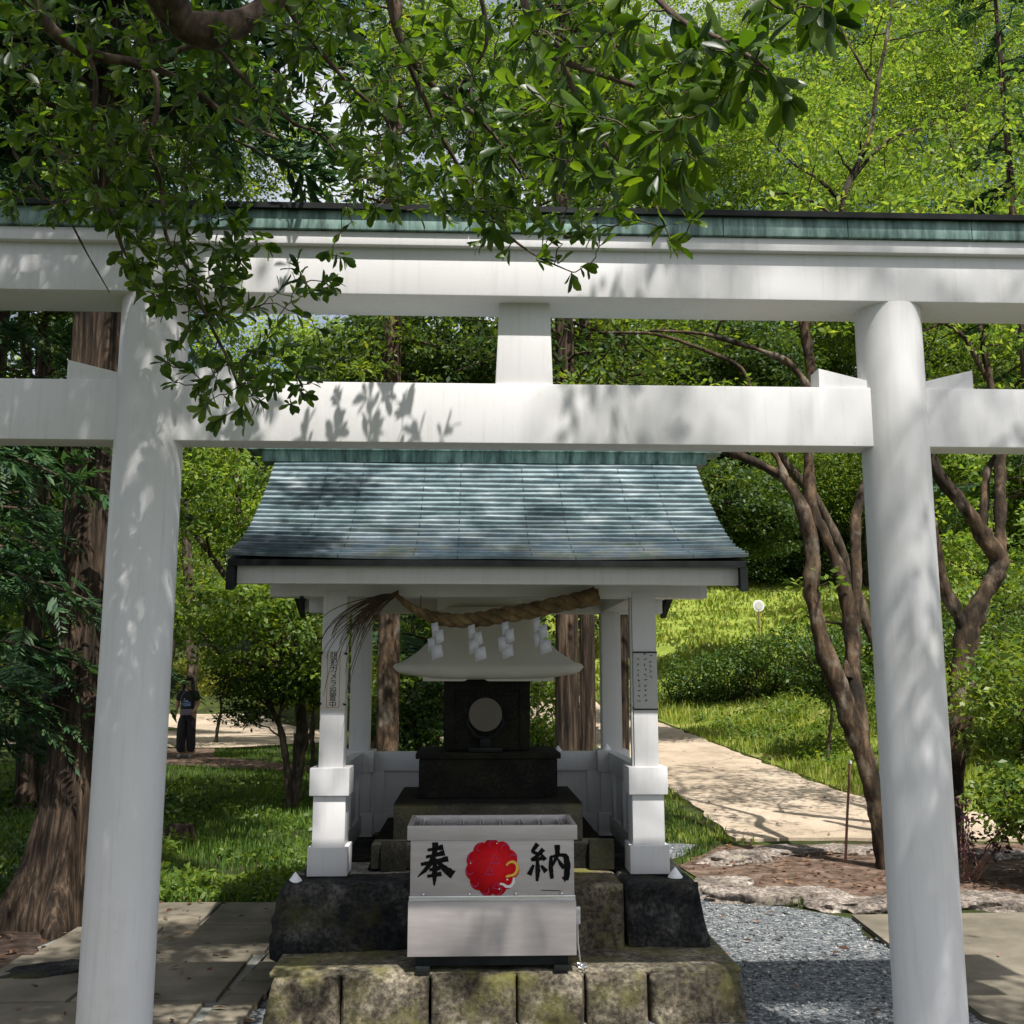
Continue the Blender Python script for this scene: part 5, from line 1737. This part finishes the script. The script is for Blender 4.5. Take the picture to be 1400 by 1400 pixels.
# hedge on the bank at the right
hp = [np.array((4.9, 24.0)), np.array((5.7, 22.4)), np.array((6.6, 21.0)), np.array((7.7, 20.0)), np.array((9.2, 19.3)), np.array((11.0, 19.0))]
hd = thing('hedge', 'long clipped dark green hedge on the grassy bank behind the path', 'hedge', (7.5, 21, float(H(7.5, 21))))
r = np.random.default_rng(61)
cc, st_ = [], MB()
for a, b2 in zip(hp[:-1], hp[1:]):
    for t in np.linspace(0, 1, 5, endpoint=False):
        q = a + (b2 - a) * t
        z = float(H(*q))
        hh = 1.25 + .18 * math.sin(q[0] * 2.1) + r.uniform(-.1, .1)
        for _ in range(26):
            d = rand_dirs(1, r)[0] * np.array([.75, .75, hh * .5]) * r.uniform(.6, 1)
            cc.append(np.array([q[0], q[1], z + hh * .52]) + d)
        for _ in range(4):
            s0 = np.array([q[0] + r.normal(0, .15), q[1] + r.normal(0, .15), z - .05])
            st_.tube(wander(s0, s0 + np.array([r.normal(0, .3), r.normal(0, .3), hh * .7]), 5, .08, 0, r), np.linspace(.025, .008, 5), 5, cap=False)
lf = MB()
clump_leaves(lf, np.array(cc), .26, 40, .085, .6, .5, r=r)
lf.build('foliage', M['leaf_hedge'], hd, False)
st_.build('stems', M['bark'], hd, True, angle=None)

# shrubs at the right edge
for px, py, Y, rr, mt, lab, sd, lsz in ((1395, 960, 8.8, (.55, .6, .62), 'leaf_mid', 'leafy green shrub at the right edge beside the gnarled tree', 71, .075),
                                        (1410, 1095, 8.2, (.34, .5, .24), 'leaf_mid', 'low dark shrub at the right edge over the soil bed', 72, .07),
                                        (1350, 700, 16.0, (1.8, 1.4, 1.4), 'leaf_lime', 'pale yellow green tree seen between the limbs of the gnarled tree', 73, .11),
                                        (1420, 860, 13.5, (1.4, 1.2, .9), 'leaf_mid', 'green bush on the bank at the right edge behind the gnarled tree', 74, .09),
                                        (1125, 905, 15.5, (.6, .6, .5), 'leaf_hedge', 'small dark bush on the bank behind the crooked tree', 75, .08)):
    c = P(px, py, Y)
    broadleaf('shrub', lab, (c[0], Y, float(H(c[0], Y))), [(c, rr), (c + np.array([.2, .1, -rr[2] * .6]), (rr[0] * .8, rr[1] * .8, rr[2] * .6))], 110, 40, lsz, mt, None, .03, cat='shrub', clump_r=.22, limbs=18, seed=sd)
# red stemmed young shrub with purple leaves
rs = thing('young_shrub', 'young shrub of thin red stems with purple leaves in the soil bed', 'shrub', tuple(G(1325, 1200)))
r = np.random.default_rng(77)
b = G(1322, 1205)
sm, tl = MB(), []
for i in range(12):
    e = P(1310 + r.uniform(0, 100), r.uniform(1090, 1150), b[1] + r.uniform(-.3, .3))
    w = wander(b + np.array([r.normal(0, .05), r.normal(0, .05), -.02]), e, 6, .07, -.05, r)
    sm.tube(w, np.linspace(.007, .002, 6), 5, cap=False)
    tl.append(w[3:])
sm.build('stems', M['red_stem'], rs, True, angle=None)
lf = MB()
clump_leaves(lf, np.concatenate(tl), .07, 9, .055, .6, .5, r=r)
lf.build('leaves', M['leaf_purple'], rs, False)

# ------------------------------------------------------------------ forest behind
FOREST = [  # px, py of the crown centre, depth, radii, leaf size, material, kind
    (1000, 500, 16, (1.2, 1.2, .8), .10, 'leaf_dark', 'dark twiggy tree between the torii beams right of the centre strut', 81),
    (860, 480, 19, (1.8, 1.6, 1.1), .12, 'leaf_mid', 'green tree between the torii beams just right of the centre strut', 82),
    (600, 470, 15, (1.5, 1.4, 1.0), .10, 'leaf_dark', 'dark tree between the torii beams left of the centre strut', 83),
    (1060, 240, 44, (6.0, 4.5, 5.0), .26, 'leaf_lime', 'bright lime tree above the lintel right of the overhang', 84),
    (1330, 120, 46, (7.5, 5.0, 7.0), .28, 'leaf_lime', 'large bright lime tree filling the upper right corner', 85),
    (1200, 20, 50, (7.0, 5.0, 7.0), .28, 'leaf_mid', 'tall green tree at the top right', 86),
    (1240, 360, 42, (6.0, 4.0, 5.0), .26, 'leaf_mid', 'mid green tree behind the bright trees at the right', 87),
    (1420, 360, 44, (5.5, 4.5, 5.5), .26, 'leaf_lime', 'light green tree at the right edge above the lintel', 88),
    (900, 130, 40, (6.0, 4.5, 5.5), .25, 'leaf_lime', 'tall light green tree behind the hanging leaves at top centre', 89),
    (700, 60, 36, (5.0, 4.0, 5.0), .24, 'leaf_lime', 'yellow green tree behind the foreground twigs at top centre', 90),
    (1090, 740, 42, (3.6, 3.0, 2.4), .22, 'leaf_dark', 'dark spreading tree on the lawn right of the shelter roof', 91),
    (1000, 690, 26, (1.5, 1.5, 1.3), .13, 'leaf_dark', 'dark drooping tree against the right edge of the shelter roof', 92),
    (1180, 640, 40, (4.0, 3.2, 2.6), .22, 'leaf_mid', 'leafy green tree behind the crooked tree under the crossbeam', 93),
    (1120, 100, 58, (9, 6, 9), .32, 'leaf_mid', 'very tall mid green tree rising behind everything at the top right', 96),
    (1400, 60, 60, (9, 6, 9), .32, 'leaf_dark', 'very tall dark tree behind the bright trees in the top right corner', 97),
    (250, 150, 24, (2.6, 2.0, 2.2), .14, 'leaf_lime', 'bright green tree glimpsed behind the overhanging branches at upper left', 98),
    (30, 260, 13, (1.6, 1.4, 1.4), .10, 'leaf_lime', 'green tree behind the foreground branches at the upper left', 94),
    (200, 520, 19, (2.2, 1.8, 1.8), .12, 'leaf_dark', 'dark tree behind the left torii pillar', 95),
]
for (px, py, Y, rr, ls, mt, lab, sd) in FOREST:
    c = P(px, py, Y)
    zb = float(H(c[0], Y))
    ells = [(c, rr), (c + np.array([rr[0] * .6, .2, -rr[2] * .4]), (rr[0] * .7, rr[1] * .8, rr[2] * .6)), (c + np.array([-rr[0] * .6, .1, -rr[2] * .25]), (rr[0] * .7, rr[1] * .8, rr[2] * .6))]
    tx = P({92: 665, 81: 1228, 91: 1225}.get(sd, px), 800, Y)[0]
    tps = [(PL((665, 1020, Y), (667, 850, Y), (680, 740, Y), (800, 700, Y), (930, 680, Y), (1010, 690, Y)), (.16, .05))] if sd == 92 else None
    broadleaf('leafy_tree', lab, (tx + .3, Y + .2, float(H(tx + .3, Y + .2))), ells, 330 if Y < 30 else 640, 52 if Y < 30 else 84, ls if Y < 30 else ls * .62, mt, tps, .13 if Y < 30 else .25, group=None, clump_r=.42 if Y < 30 else 1.0, limbs=40, seed=sd, flat=.28)
# conifers
for (px, Y, h, rad, n, lab, sd) in ((-20, 12.5, 10, 2.0, 520, 'dark feathery conifer at the left edge beyond the big cedar', 101),
                                    (165, 19, 15, 2.6, 620, 'tall dark conifer behind the foreground leaves at the upper left', 102),
                                    (520, 22, 19, 3.0, 760, 'tall dark conifer rising above the shelter at top centre left', 103),
                                    (640, 17, 13, 2.2, 620, 'dark conifer rising above the centre strut', 104),
                                    (1420, 26, 22, 3.4, 760, 'blue green conifer in the far upper right corner', 105),
                                    (60, 24, 20, 3.2, 700, 'tall dark conifer in the far upper left', 106)):
    x = P(px, 700, Y)[0]
    conifer('conifer_tree', lab, (x, Y, float(H(x, Y))), h, rad, n, seed=sd, r0=.2, size=.75)
# far belt of trees: three kinds copied along the back of the grove
protos = []
for k, (mt, sd) in enumerate((('leaf_mid', 111), ('leaf_lime', 112), ('leaf_dark', 113))):
    t = broadleaf('grove_tree', ('far mid green tree in the belt of woods behind the clearing', 'far lime green tree in the belt of woods behind the clearing', 'far dark green tree in the belt of woods behind the clearing')[k], (0, 0, 0), [((0, 0, 6.5), (3.0, 3.0, 3.2)), ((1.4, 0, 4.2), (2.2, 2.2, 1.8)), ((-1.5, .4, 4.8), (2.2, 2.2, 2.0)), ((0, 0, 2.2), (2.0, 2.0, 1.3))], 420, 70, .17, mt, None, .2,
                  group='trees in the woods behind the clearing', clump_r=.75, limbs=40, seed=sd)
    protos.append(t)
spots = []
r = np.random.default_rng(9)
for Y, x0, x1, n in ((30, -24, -9.5, 4), (33, -3, 2, 2), (44, -30, -12, 5), (46, -4, 10, 4), (48, 10, 34, 6), (31, 15, 24, 3), (58, -40, 40, 13)):
    for i in range(n):
        spots.append((x0 + (x1 - x0) * (i + .5) / n + r.uniform(-1, 1), Y + r.uniform(-2, 2), r.uniform(.9, 1.5) * (1.25 if Y > 50 else 1)))
for i, (x, y, s) in enumerate(spots):
    p0 = protos[int(r.integers(0, 3))] if y < 50 else protos[i % 2]
    loc = (x, y, float(H(x, y)))
    if i < 3:
        protos[i].location = loc
        protos[i].scale = (s, s, s)
    else:
        copy_thing(protos[i % 3] if False else p0, loc, r.uniform(0, 6.28), s)

# ------------------------------------------------------------------ grass and ground plants
PLAT = [(-1.05, 5.0), (1.38, 5.0), (1.38, 7.85), (-1.05, 7.85)]
NOGRASS = [GRAVEL, PATH, SLAB_R, PAVE_L, SOIL_R, ROAD, TRAIL, PLAT]


def blades(name, xr, yr, count, hgt, wid, mat, seed, extra=None, lean=.35, power=1.0):
    r = np.random.default_rng(seed)
    x = r.uniform(*xr, count * 2)
    y = yr[0] + (yr[1] - yr[0]) * r.random(count * 2) ** power
    ok = np.ones(len(x), bool)
    for p in NOGRASS:
        ok &= ~inpoly(x, y, p)
    if extra is not None:
        ok &= extra(x, y)
    # only what can come into view
    z = H(x, y)
    q = np.stack([x, y, z], 1) - CAM
    c = q @ FW
    ok &= (c > .5) & (np.abs(q @ RT) < c * .62)
    cl_ = np.array([mnoise.noise(Vector((a * .8, b_ * .8, seed))) for a, b_ in zip(x, y)])
    ok &= r.random(len(x)) < .55 + .9 * cl_
    x, y, z, cl_ = x[ok][:count], y[ok][:count], z[ok][:count], cl_[ok][:count]
    k = len(x)
    a = r.uniform(0, 6.28, k)
    h = hgt * r.uniform(.5, 1.3, k) * (1 + .6 * cl_)
    w = wid * r.uniform(.7, 1.3, k) * (1 + y / 30)
    s = np.stack([np.cos(a), np.sin(a), np.zeros(k)], 1)
    ln = np.stack([-np.sin(a), np.cos(a), np.zeros(k)], 1) * (lean * r.uniform(.2, 1.6, k))[:, None]
    b0 = np.stack([x, y, z - .01], 1)
    up = np.array([0, 0, 1.0])
    m = b0 + up * (h * .6)[:, None] + ln * (h * .35)[:, None]
    t = b0 + up * h[:, None] * (1 - .15 * lean) + ln * h[:, None]
    V = np.stack([b0 - s * w[:, None] / 2, b0 + s * w[:, None] / 2, m + s * w[:, None] * .35, m - s * w[:, None] * .35, t], 1)
    off = (np.arange(k) * 5)[:, None, None]
    mb = MB()
    mb.add(V.reshape(-1, 3), [(np.array([[0, 1, 2, 3]])[None] + off).reshape(-1, 4), (np.array([[3, 2, 4]])[None] + off).reshape(-1, 3)])
    o = mb.build(name, M[mat], None, False)
    return tag(o, kind='stuff')


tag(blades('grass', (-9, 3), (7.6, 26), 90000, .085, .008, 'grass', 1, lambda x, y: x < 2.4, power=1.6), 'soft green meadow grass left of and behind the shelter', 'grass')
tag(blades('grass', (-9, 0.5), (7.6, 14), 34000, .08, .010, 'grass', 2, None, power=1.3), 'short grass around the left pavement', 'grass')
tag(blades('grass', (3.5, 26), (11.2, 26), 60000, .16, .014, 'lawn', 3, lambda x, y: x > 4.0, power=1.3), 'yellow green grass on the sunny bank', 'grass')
tag(blades('lawn', (-2, 40), (24, 48), 60000, .16, .035, 'lawn', 4, lambda x, y: x > 2.5 - (y - 24) * .2), 'bright mown lawn beyond the hedge', 'lawn')
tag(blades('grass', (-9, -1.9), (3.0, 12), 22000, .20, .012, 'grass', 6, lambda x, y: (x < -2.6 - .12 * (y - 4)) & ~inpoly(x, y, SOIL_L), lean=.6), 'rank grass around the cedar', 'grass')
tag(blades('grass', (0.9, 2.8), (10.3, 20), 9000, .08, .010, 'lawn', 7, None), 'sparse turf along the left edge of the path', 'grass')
# broadleaf ground cover: weeds on the bank and at the pavement edge
for nm, lab, mt, regs, sd in (('ground_cover', 'low leafy weeds at the far edge of the left pavement', 'leaf_mid', [((-3.2, -1.0), (7.85, 8.7), 170, .09), ((-6, -2.8), (7.2, 12), 240, .14), ((-7, 1.8), (8.5, 17), 420, .10)], 12),
                              ('ground_cover', 'lush weeds growing on the bank below the hedge', 'leaf_mid', [((4.6, 9), (14, 21), 420, .20)], 13),
                              ('ground_cover', 'shaded undergrowth at the left edge', 'leaf_dark', [((-7.5, -3.2), (6.2, 14), 520, .25)], 14)):
    r = np.random.default_rng(sd)
    mb = MB()
    for (xr, yr, n, rad) in regs:
        x, y = r.uniform(*xr, n), r.uniform(*yr, n)
        ok = np.ones(n, bool)
        for p in NOGRASS + [SOIL_L]:
            ok &= ~inpoly(x, y, p)
        if sd == 13:
            ok &= x > 5.2 - .1 * (y - 13)
        x, y = x[ok], y[ok]
        C = np.stack([x, y, H(x, y) + rad * .45], 1)
        clump_leaves(mb, C, rad * r.uniform(.7, 1.4, len(x)), 30, .07 if sd == 12 else .085, .7, .5, r=r)
    tag(mb.build(nm, M[mt], None, False), lab, 'weeds', kind='stuff')
# leaf litter
r = np.random.default_rng(15)
mb = MB()
for poly, n, z in ((SOIL_L, 1500, .012), (SOIL_R, 1300, .018), (PAVE_L, 110, .045), (GRAVEL, 140, .012), (PATH, 500, .034), (SLAB_R, 80, .04)):
    poly = np.array(poly)
    x, y = r.uniform(poly[:, 0].min(), poly[:, 0].max(), n * 2), r.uniform(poly[:, 1].min(), poly[:, 1].max(), n * 2)
    ok = inpoly(x, y, poly) & ~inpoly(x, y, PLAT)
    x, y = x[ok][:n], y[ok][:n]
    k = len(x)
    d = unit(np.stack([r.normal(size=k), r.normal(size=k), r.normal(0, .15, k)], 1))
    nn = unit(np.stack([r.normal(0, .3, k), r.normal(0, .3, k), np.ones(k)], 1))
    L = r.uniform(.03, .075, k)
    add_leaves(mb, np.stack([x, y, H(x, y) + z + r.uniform(0, .015, k)], 1), d, nn, L, L * .5)
tag(mb.build('leaf_litter', M['litter'], None, False), 'brown fallen leaves scattered over soil and paving', 'leaf litter', kind='stuff')
# loose pebbles over the gravel bed
r = np.random.default_rng(16)
mb = MB()
ico = bmesh.new()
bmesh.ops.create_icosphere(ico, subdivisions=1, radius=1)
iv = np.array([v.co[:] for v in ico.verts])
iface = np.array([[v.index for v in f.verts] for f in ico.faces])
ico.free()
n = 9000
x, y = r.uniform(-1.4, 3.2, n), r.uniform(3.6, 10.4, n)
ok = inpoly(x, y, GRAVEL) & ~inpoly(x, y, PLAT) & ~inpoly(x, y, PAVE_L)
x, y = x[ok], y[ok]
k = len(x)
s = r.uniform(.006, .014, (k, 1, 1)) * r.uniform(.6, 1.2, (k, 1, 3)) * np.array([1, 1, .7])
V = iv[None] * s * r.uniform(.8, 1.2, (k, len(iv), 1)) + np.stack([x, y, np.full(k, .010)], 1)[:, None]
mb.add(V.reshape(-1, 3), (iface[None] + (np.arange(k) * len(iv))[:, None, None]).reshape(-1, 3))


def pebble_mat():
    m, nt, b_, o_ = newmat('pebble')
    g = N(nt, "ShaderNodeNewGeometry")
    nt.links.new(ramp(nt, g.outputs['Random Per Island'], [(0.0, (.04, .05, .055)), (0.6, (.13, .145, .155)), (1.0, (.38, .38, .36))]), b_.inputs['Base Color'])
    b_.inputs['Roughness'].default_value = .85
    return m


tag(mb.build('pebbles', pebble_mat(), None, True, angle=None), 'loose grey pebbles on the gravel beside the platform', 'gravel', kind='stuff')


# ------------------------------------------------------------------ border rocks
def rock(px, py, sx, sy, sz, seed, label, rz=0.0, mat='rock'):
    c = G(px, py)
    bm = bmesh.new()
    bmesh.ops.create_icosphere(bm, subdivisions=4, radius=1)
    off = Vector((seed * 1.3, seed * 2.1, seed * .7))
    for v in bm.verts:
        d = 1 + .30 * mnoise.noise(v.co * 1.5 + off) + .16 * mnoise.fractal(v.co * 3.5 + off, .8, 2, 5)
        q = v.co * d
        q.z = min(q.z, .62 + .12 * mnoise.noise(v.co * 3 + off))
        x, y = q.x * sx, q.y * sy
        v.co = Vector((c[0] + x * math.cos(rz) - y * math.sin(rz), c[1] + x * math.sin(rz) + y * math.cos(rz), q.z * sz))
    return tag(MB().bm(bm).build('border_rock', M[mat], None, True, angle=50), label, 'rock', 'rocks edging the soil bed')


for a in ((1010, 1178, .42, .22, .12, 1, 'low pinkish rock nearest the shelter at the end of the path', .5),
          (1085, 1168, .38, .2, .10, 2, 'flat grey rock at the foot of the path just left of the stake', .1),
          (1150, 1165, .30, .2, .09, 3, 'flat pale rock right behind the thin stake', -.1),
          (985, 1215, .30, .2, .11, 4, 'brownish rock at the left end of the rock border', .6),
          (1035, 1232, .40, .2, .12, 5, 'pale flat rock between gravel and soil nearest the shelter', -.15),
          (1105, 1232, .34, .2, .13, 6, 'rounded pale rock in the middle of the border by the gravel', -.1),
          (1165, 1242, .32, .18, .10, 7, 'low pinkish rock against the left side of the right pillar', 0),
          (1235, 1240, .30, .2, .10, 8, 'rock mostly hidden by the right torii pillar', 0),
          (1330, 1236, .36, .2, .12, 9, 'white grey rock just right of the right torii pillar', .05),
          (1385, 1240, .32, .2, .11, 10, 'white grey rock at the right edge of the picture', 0),
          (1220, 1165, .35, .2, .08, 11, 'flat rock behind the right torii pillar at the path edge', 0),
          (1370, 1172, .40, .2, .08, 12, 'flat pale rock behind the red stemmed shrub', 0)):
    rock(*a)
rock(70, 1335, .30, .16, .08, 21, 'small grey stone in the dark soil near the left torii pillar', .4, 'lava')

# ------------------------------------------------------------------ small things
p = G(1155, 1181)
stk = thing('thin_stake', 'thin rusty stake standing in the soil bed before the crooked tree', 'stake', (p[0], p[1], 0))
t_ = P(1162, 1042, p[1])
MB().tube([(p[0], p[1], -.05), tuple(p + (t_ - p) * .5), tuple(t_)], [.013, .012, .011], 8).build('rod', M['red_stem'], stk)
MB().tube([tuple(t_ - np.array([0, 0, .012])), tuple(t_ + np.array([0, 0, .012]))], .016, 8).build('tip', M['pale'], stk)
Yl = 30.0
lp = P(1037, 828, Yl)
zg = float(H(lp[0], Yl))
lm = thing('round_sign', 'round white marker on a thin pole standing on the far lawn', 'marker', (lp[0], Yl, zg))
MB().tube([(lp[0], Yl, zg - .1), (lp[0], Yl, lp[2] - .1)], .025, 8).build('pole', M['red_stem'], lm)
bm = bmesh.new()
bmesh.ops.create_cone(bm, cap_ends=True, segments=32, radius1=.17, radius2=.17, depth=.04, matrix=Matrix.Translation(Vector(lp)) @ Matrix.Rotation(R(90), 4, 'X'))
MB().bm(bm).build('disc', M['pale'], lm, angle=30)
bm = bmesh.new()
bmesh.ops.create_cone(bm, cap_ends=True, segments=32, radius1=.12, radius2=.12, depth=.012, matrix=Matrix.Translation(Vector(lp) + Vector((0, -.027, 0))) @ Matrix.Rotation(R(90), 4, 'X'))
MB().bm(bm).build('face', M['panel'], lm, angle=30)
# dead stump in the grass on the left
sp = G(245, 1150)
mb = MB()
ang = np.linspace(0, 2 * math.pi, 24, endpoint=False)
zs = np.array([-.05, .05, .14, .16, .12])
rs_ = np.array([.20, .15, .13, .12, .02])
V = np.stack([sp[0] + rs_[:, None] * np.cos(ang) * (1 + .15 * np.sin(5 * ang)), sp[1] + rs_[:, None] * np.sin(ang) * (1 + .1 * np.sin(3 * ang)), np.repeat(zs[:, None], 24, 1)], -1)
mb.grid(V, close_u=True)
tag(mb.build('tree_stump', M['cedar_bark'], None, True, angle=40), 'small dark stump in the grass right of the left torii pillar', 'stump')


# ------------------------------------------------------------------ walking person
def skin_mesh(verts, edges, radii, root=0, levels=2):
    me = bpy.data.meshes.new('skin')
    me.from_pydata([tuple(v) for v in verts], edges, [])
    o = bpy.data.objects.new('skin', me)
    COL.objects.link(o)
    m = o.modifiers.new('skin', 'SKIN')
    for i, rr in enumerate(radii):
        sv = me.skin_vertices[0].data[i]
        sv.radius = rr if isinstance(rr, tuple) else (rr, rr)
        sv.use_root = (i == root)
    m.use_smooth_shade = True
    s = o.modifiers.new('sub', 'SUBSURF')
    s.levels = levels
    s.render_levels = levels
    bpy.context.view_layer.update()
    dg = bpy.context.evaluated_depsgraph_get()
    em = bpy.data.meshes.new_from_object(o.evaluated_get(dg))
    vs = np.array([v.co[:] for v in em.vertices])
    fs = [list(p.vertices) for p in em.polygons]
    bpy.data.objects.remove(o)
    bpy.data.meshes.remove(me)
    bpy.data.meshes.remove(em)
    return vs, fs


pg = G(253, 1038)
pz = float(H(pg[0], pg[1]))
PS = 1.02
per = thing('person', 'person with long dark hair and dark clothes walking on the trail', 'person', (pg[0], pg[1], pz))


def W(v):
    return np.array([pg[0] + v[0] * PS, pg[1] + v[1] * PS, pz + v[2] * PS])


# skeleton: person faces the camera (-y)
sk = {'pelvis': (0, 0, .86), 'waist': (0, 0, 1.0), 'chest': (0, 0, 1.18), 'neck0': (0, .01, 1.34), 'neck': (0, 0, 1.40), 'head0': (0, -.01, 1.47), 'head1': (0, -.01, 1.56),
      'shL': (-.16, 0, 1.30), 'elL': (-.21, .02, 1.06), 'wrL': (-.23, -.04, .85), 'haL': (-.23, -.05, .77), 'shR': (.16, 0, 1.30), 'elR': (.20, .03, 1.07), 'wrR': (.15, -.12, .93), 'haR': (.10, -.16, .91),
      'hpL': (-.085, 0, .82), 'knL': (-.09, -.05, .46), 'anL': (-.09, .03, .09), 'toL': (-.095, -.12, .035), 'hpR': (.085, 0, .82), 'knR': (.09, .0, .46), 'anR': (.09, .08, .10), 'toR': (.095, -.05, .03)}
keys = list(sk)
ed = [('pelvis', 'waist'), ('waist', 'chest'), ('chest', 'neck0'), ('neck0', 'neck'), ('neck', 'head0'), ('head0', 'head1'), ('neck0', 'shL'), ('shL', 'elL'), ('elL', 'wrL'), ('wrL', 'haL'), ('neck0', 'shR'), ('shR', 'elR'), ('elR', 'wrR'), ('wrR', 'haR'),
      ('pelvis', 'hpL'), ('hpL', 'knL'), ('knL', 'anL'), ('anL', 'toL'), ('pelvis', 'hpR'), ('hpR', 'knR'), ('knR', 'anR'), ('anR', 'toR')]
rad = {'pelvis': (.13, .10), 'waist': (.115, .085), 'chest': (.135, .095), 'neck0': (.09, .06), 'neck': .05, 'head0': (.072, .085), 'head1': (.075, .09), 'shL': .055, 'elL': .04, 'wrL': .028, 'haL': (.035, .02), 'shR': .055, 'elR': .04, 'wrR': .028, 'haR': (.035, .02),
       'hpL': .085, 'knL': .058, 'anL': .038, 'toL': (.035, .025), 'hpR': .085, 'knR': .058, 'anR': .038, 'toR': (.035, .025)}
M['skin'] = simple('skin', [(0.3, (0.42, 0.24, 0.16)), (0.7, (0.48, 0.28, 0.19))], 6, .5, 0)
M['hair'] = simple('dark_hair', [(0.3, (0.010, 0.008, 0.007)), (0.7, (0.025, 0.02, 0.016))], 20, .5, 0, stretch=(6, 6, 1))
M['shirt'] = simple('dark_shirt', [(0.3, (0.012, 0.016, 0.015)), (0.7, (0.022, 0.030, 0.027))], 6, .8, .2)
M['trousers'] = simple('dark_trousers', [(0.3, (0.012, 0.012, 0.016)), (0.7, (0.022, 0.022, 0.028))], 6, .8, .2)
M['print'] = simple('blue_print', [(0.4, (0.10, 0.16, 0.45)), (0.6, (0.40, 0.48, 0.75))], 30, .8, 0)
M['shoe'] = simple('grey_shoe', [(0.3, (0.18, 0.18, 0.18)), (0.7, (0.26, 0.26, 0.25))], 6, .7, 0)
M['bag'] = simple('mauve_bag', [(0.3, (0.16, 0.12, 0.17)), (0.7, (0.26, 0.21, 0.27))], 20, .8, 0)
vs, fs = skin_mesh([W(sk[k]) for k in keys], [(keys.index(a), keys.index(b)) for a, b in ed], [tuple(q * PS for q in rad[k]) if isinstance(rad[k], tuple) else rad[k] * PS for k in keys])
MB().add(vs, fs).build('body', M['skin'], per, True, angle=None)
kk = ['pelvis', 'waist', 'chest', 'neck0', 'shL', 'slL', 'shR', 'slR']
s2 = dict(sk); s2['slL'] = (-.19, .01, 1.13); s2['slR'] = (.185, .02, 1.13)
rr2 = {'pelvis': (.150, .12), 'waist': (.145, .11), 'chest': (.152, .112), 'neck0': (.085, .068), 'shL': .072, 'slL': .066, 'shR': .072, 'slR': .066}
vs, fs = skin_mesh([W(s2[k]) for k in kk], [(0, 1), (1, 2), (2, 3), (3, 4), (4, 5), (3, 6), (6, 7)], [tuple(q * PS for q in rr2[k]) if isinstance(rr2[k], tuple) else rr2[k] * PS for k in kk])
MB().add(vs, fs).build('tee_shirt', M['shirt'], per, True, angle=None)
kk = ['waist', 'pelvis', 'hpL', 'knL', 'anL', 'hpR', 'knR', 'anR']
s3 = dict(sk); s3['waist'] = (0, 0, .96); s3['anL'] = (-.10, .0, .10); s3['anR'] = (.10, .05, .11)
rr3 = {'waist': (.135, .105), 'pelvis': (.155, .12), 'hpL': .112, 'knL': .10, 'anL': .092, 'hpR': .112, 'knR': .10, 'anR': .092}
vs, fs = skin_mesh([W(s3[k]) for k in kk], [(0, 1), (1, 2), (2, 3), (3, 4), (1, 5), (5, 6), (6, 7)], [tuple(q * PS for q in rr3[k]) if isinstance(rr3[k], tuple) else rr3[k] * PS for k in kk], root=1)
MB().add(vs, fs).build('trousers', M['trousers'], per, True, angle=None)
for s in (-1, 1):
    yb = -.05 if s < 0 else .03
    vs, fs = skin_mesh([W((s * .098, yb + .08, .05)), W((s * .098, yb, .055)), W((s * .10, yb - .10, .04))], [(0, 1), (1, 2)], [.045 * PS, .05 * PS, .04 * PS], 1)
    MB().add(vs, fs).build('shoe', M['shoe'], per, True, angle=None)
hm = MB()
bm = bmesh.new()
bmesh.ops.create_uvsphere(bm, u_segments=24, v_segments=16, radius=1)
for v in bm.verts:
    x, y, z = v.co
    if y < -.25 and z < .45:                       # open at the face
        x, y, z = x * 1.0, max(y, -.28), z
    v.co = Vector(W((x * .098, .012 + y * .118, 1.535 + z * .115)))
hm.bm(bm)
for x in np.linspace(-.085, .085, 16):
    yb = .06 + .05 * (1 - (x / .085) ** 2) if abs(x) < .07 else .015
    hm.tube([W((x, yb * .8, 1.54)), W((x * 1.08, yb + .02, 1.40)), W((x * 1.12, yb + .04, 1.26)), W((x * 1.0, yb + .04, 1.14))], [.03, .028, .022, .008], 6)
for s in (-1, 1):
    hm.tube([W((s * .075, -.05, 1.57)), W((s * .092, -.045, 1.45)), W((s * .095, -.06, 1.33)), W((s * .085, -.09, 1.20))], [.02, .026, .022, .006], 6)
hm.build('hair', M['hair'], per, True, angle=None)
fm = MB()
for s in (-1, 1):
    fm.tube([W((s * .03 - .012, -.098, 1.535)), W((s * .03 + .012, -.098, 1.535))], .006, 6)
fm.tube([W((-.022, -.098, 1.465)), W((.022, -.098, 1.465))], .005, 6)
fm.build('face_features', M['hair'], per)
nz = MB().tube([W((0, -.094, 1.53)), W((0, -.112, 1.49))], [.008, .014], 8)
nz.build('nose', M['skin'], per)
pr_ = MB()
for (x, z, w_, a_) in ((-.02, 1.14, .10, .3), (.03, 1.12, .12, -.2), (0, 1.08, .17, 0), (.02, 1.05, .14, .1), (-.04, 1.18, .03, 1.3)):
    flat_stroke(pr_, [tuple(W((x - w_ / 2 * math.cos(a_), 0, z - w_ / 2 * math.sin(a_)))[[0, 2]]), tuple(W((x + w_ / 2 * math.cos(a_), 0, z + w_ / 2 * math.sin(a_)))[[0, 2]])], (.02, .03, .02), pg[1] - .128, .004)
pr_.build('shirt_print', M['print'], per, False)
bg = thing('shoulder_bag', 'small mauve bag carried at the waist of the walking person', 'bag', tuple(W((0.02, -.16, .90))))
MB().box(*(W((-.10, 0, 0))[0], W((.13, 0, 0))[0]), pg[1] - .20, pg[1] - .135, W((0, 0, .86))[2], W((0, 0, .98))[2], .015).build('pouch', M['bag'], bg)
MB().tube([W((-.10, -.15, .97)), W((-.13, -.14, 1.10)), W((-.10, -.12, 1.24)), W((-.02, -.09, 1.345))], .008, 6).build('strap', M['bag'], bg)
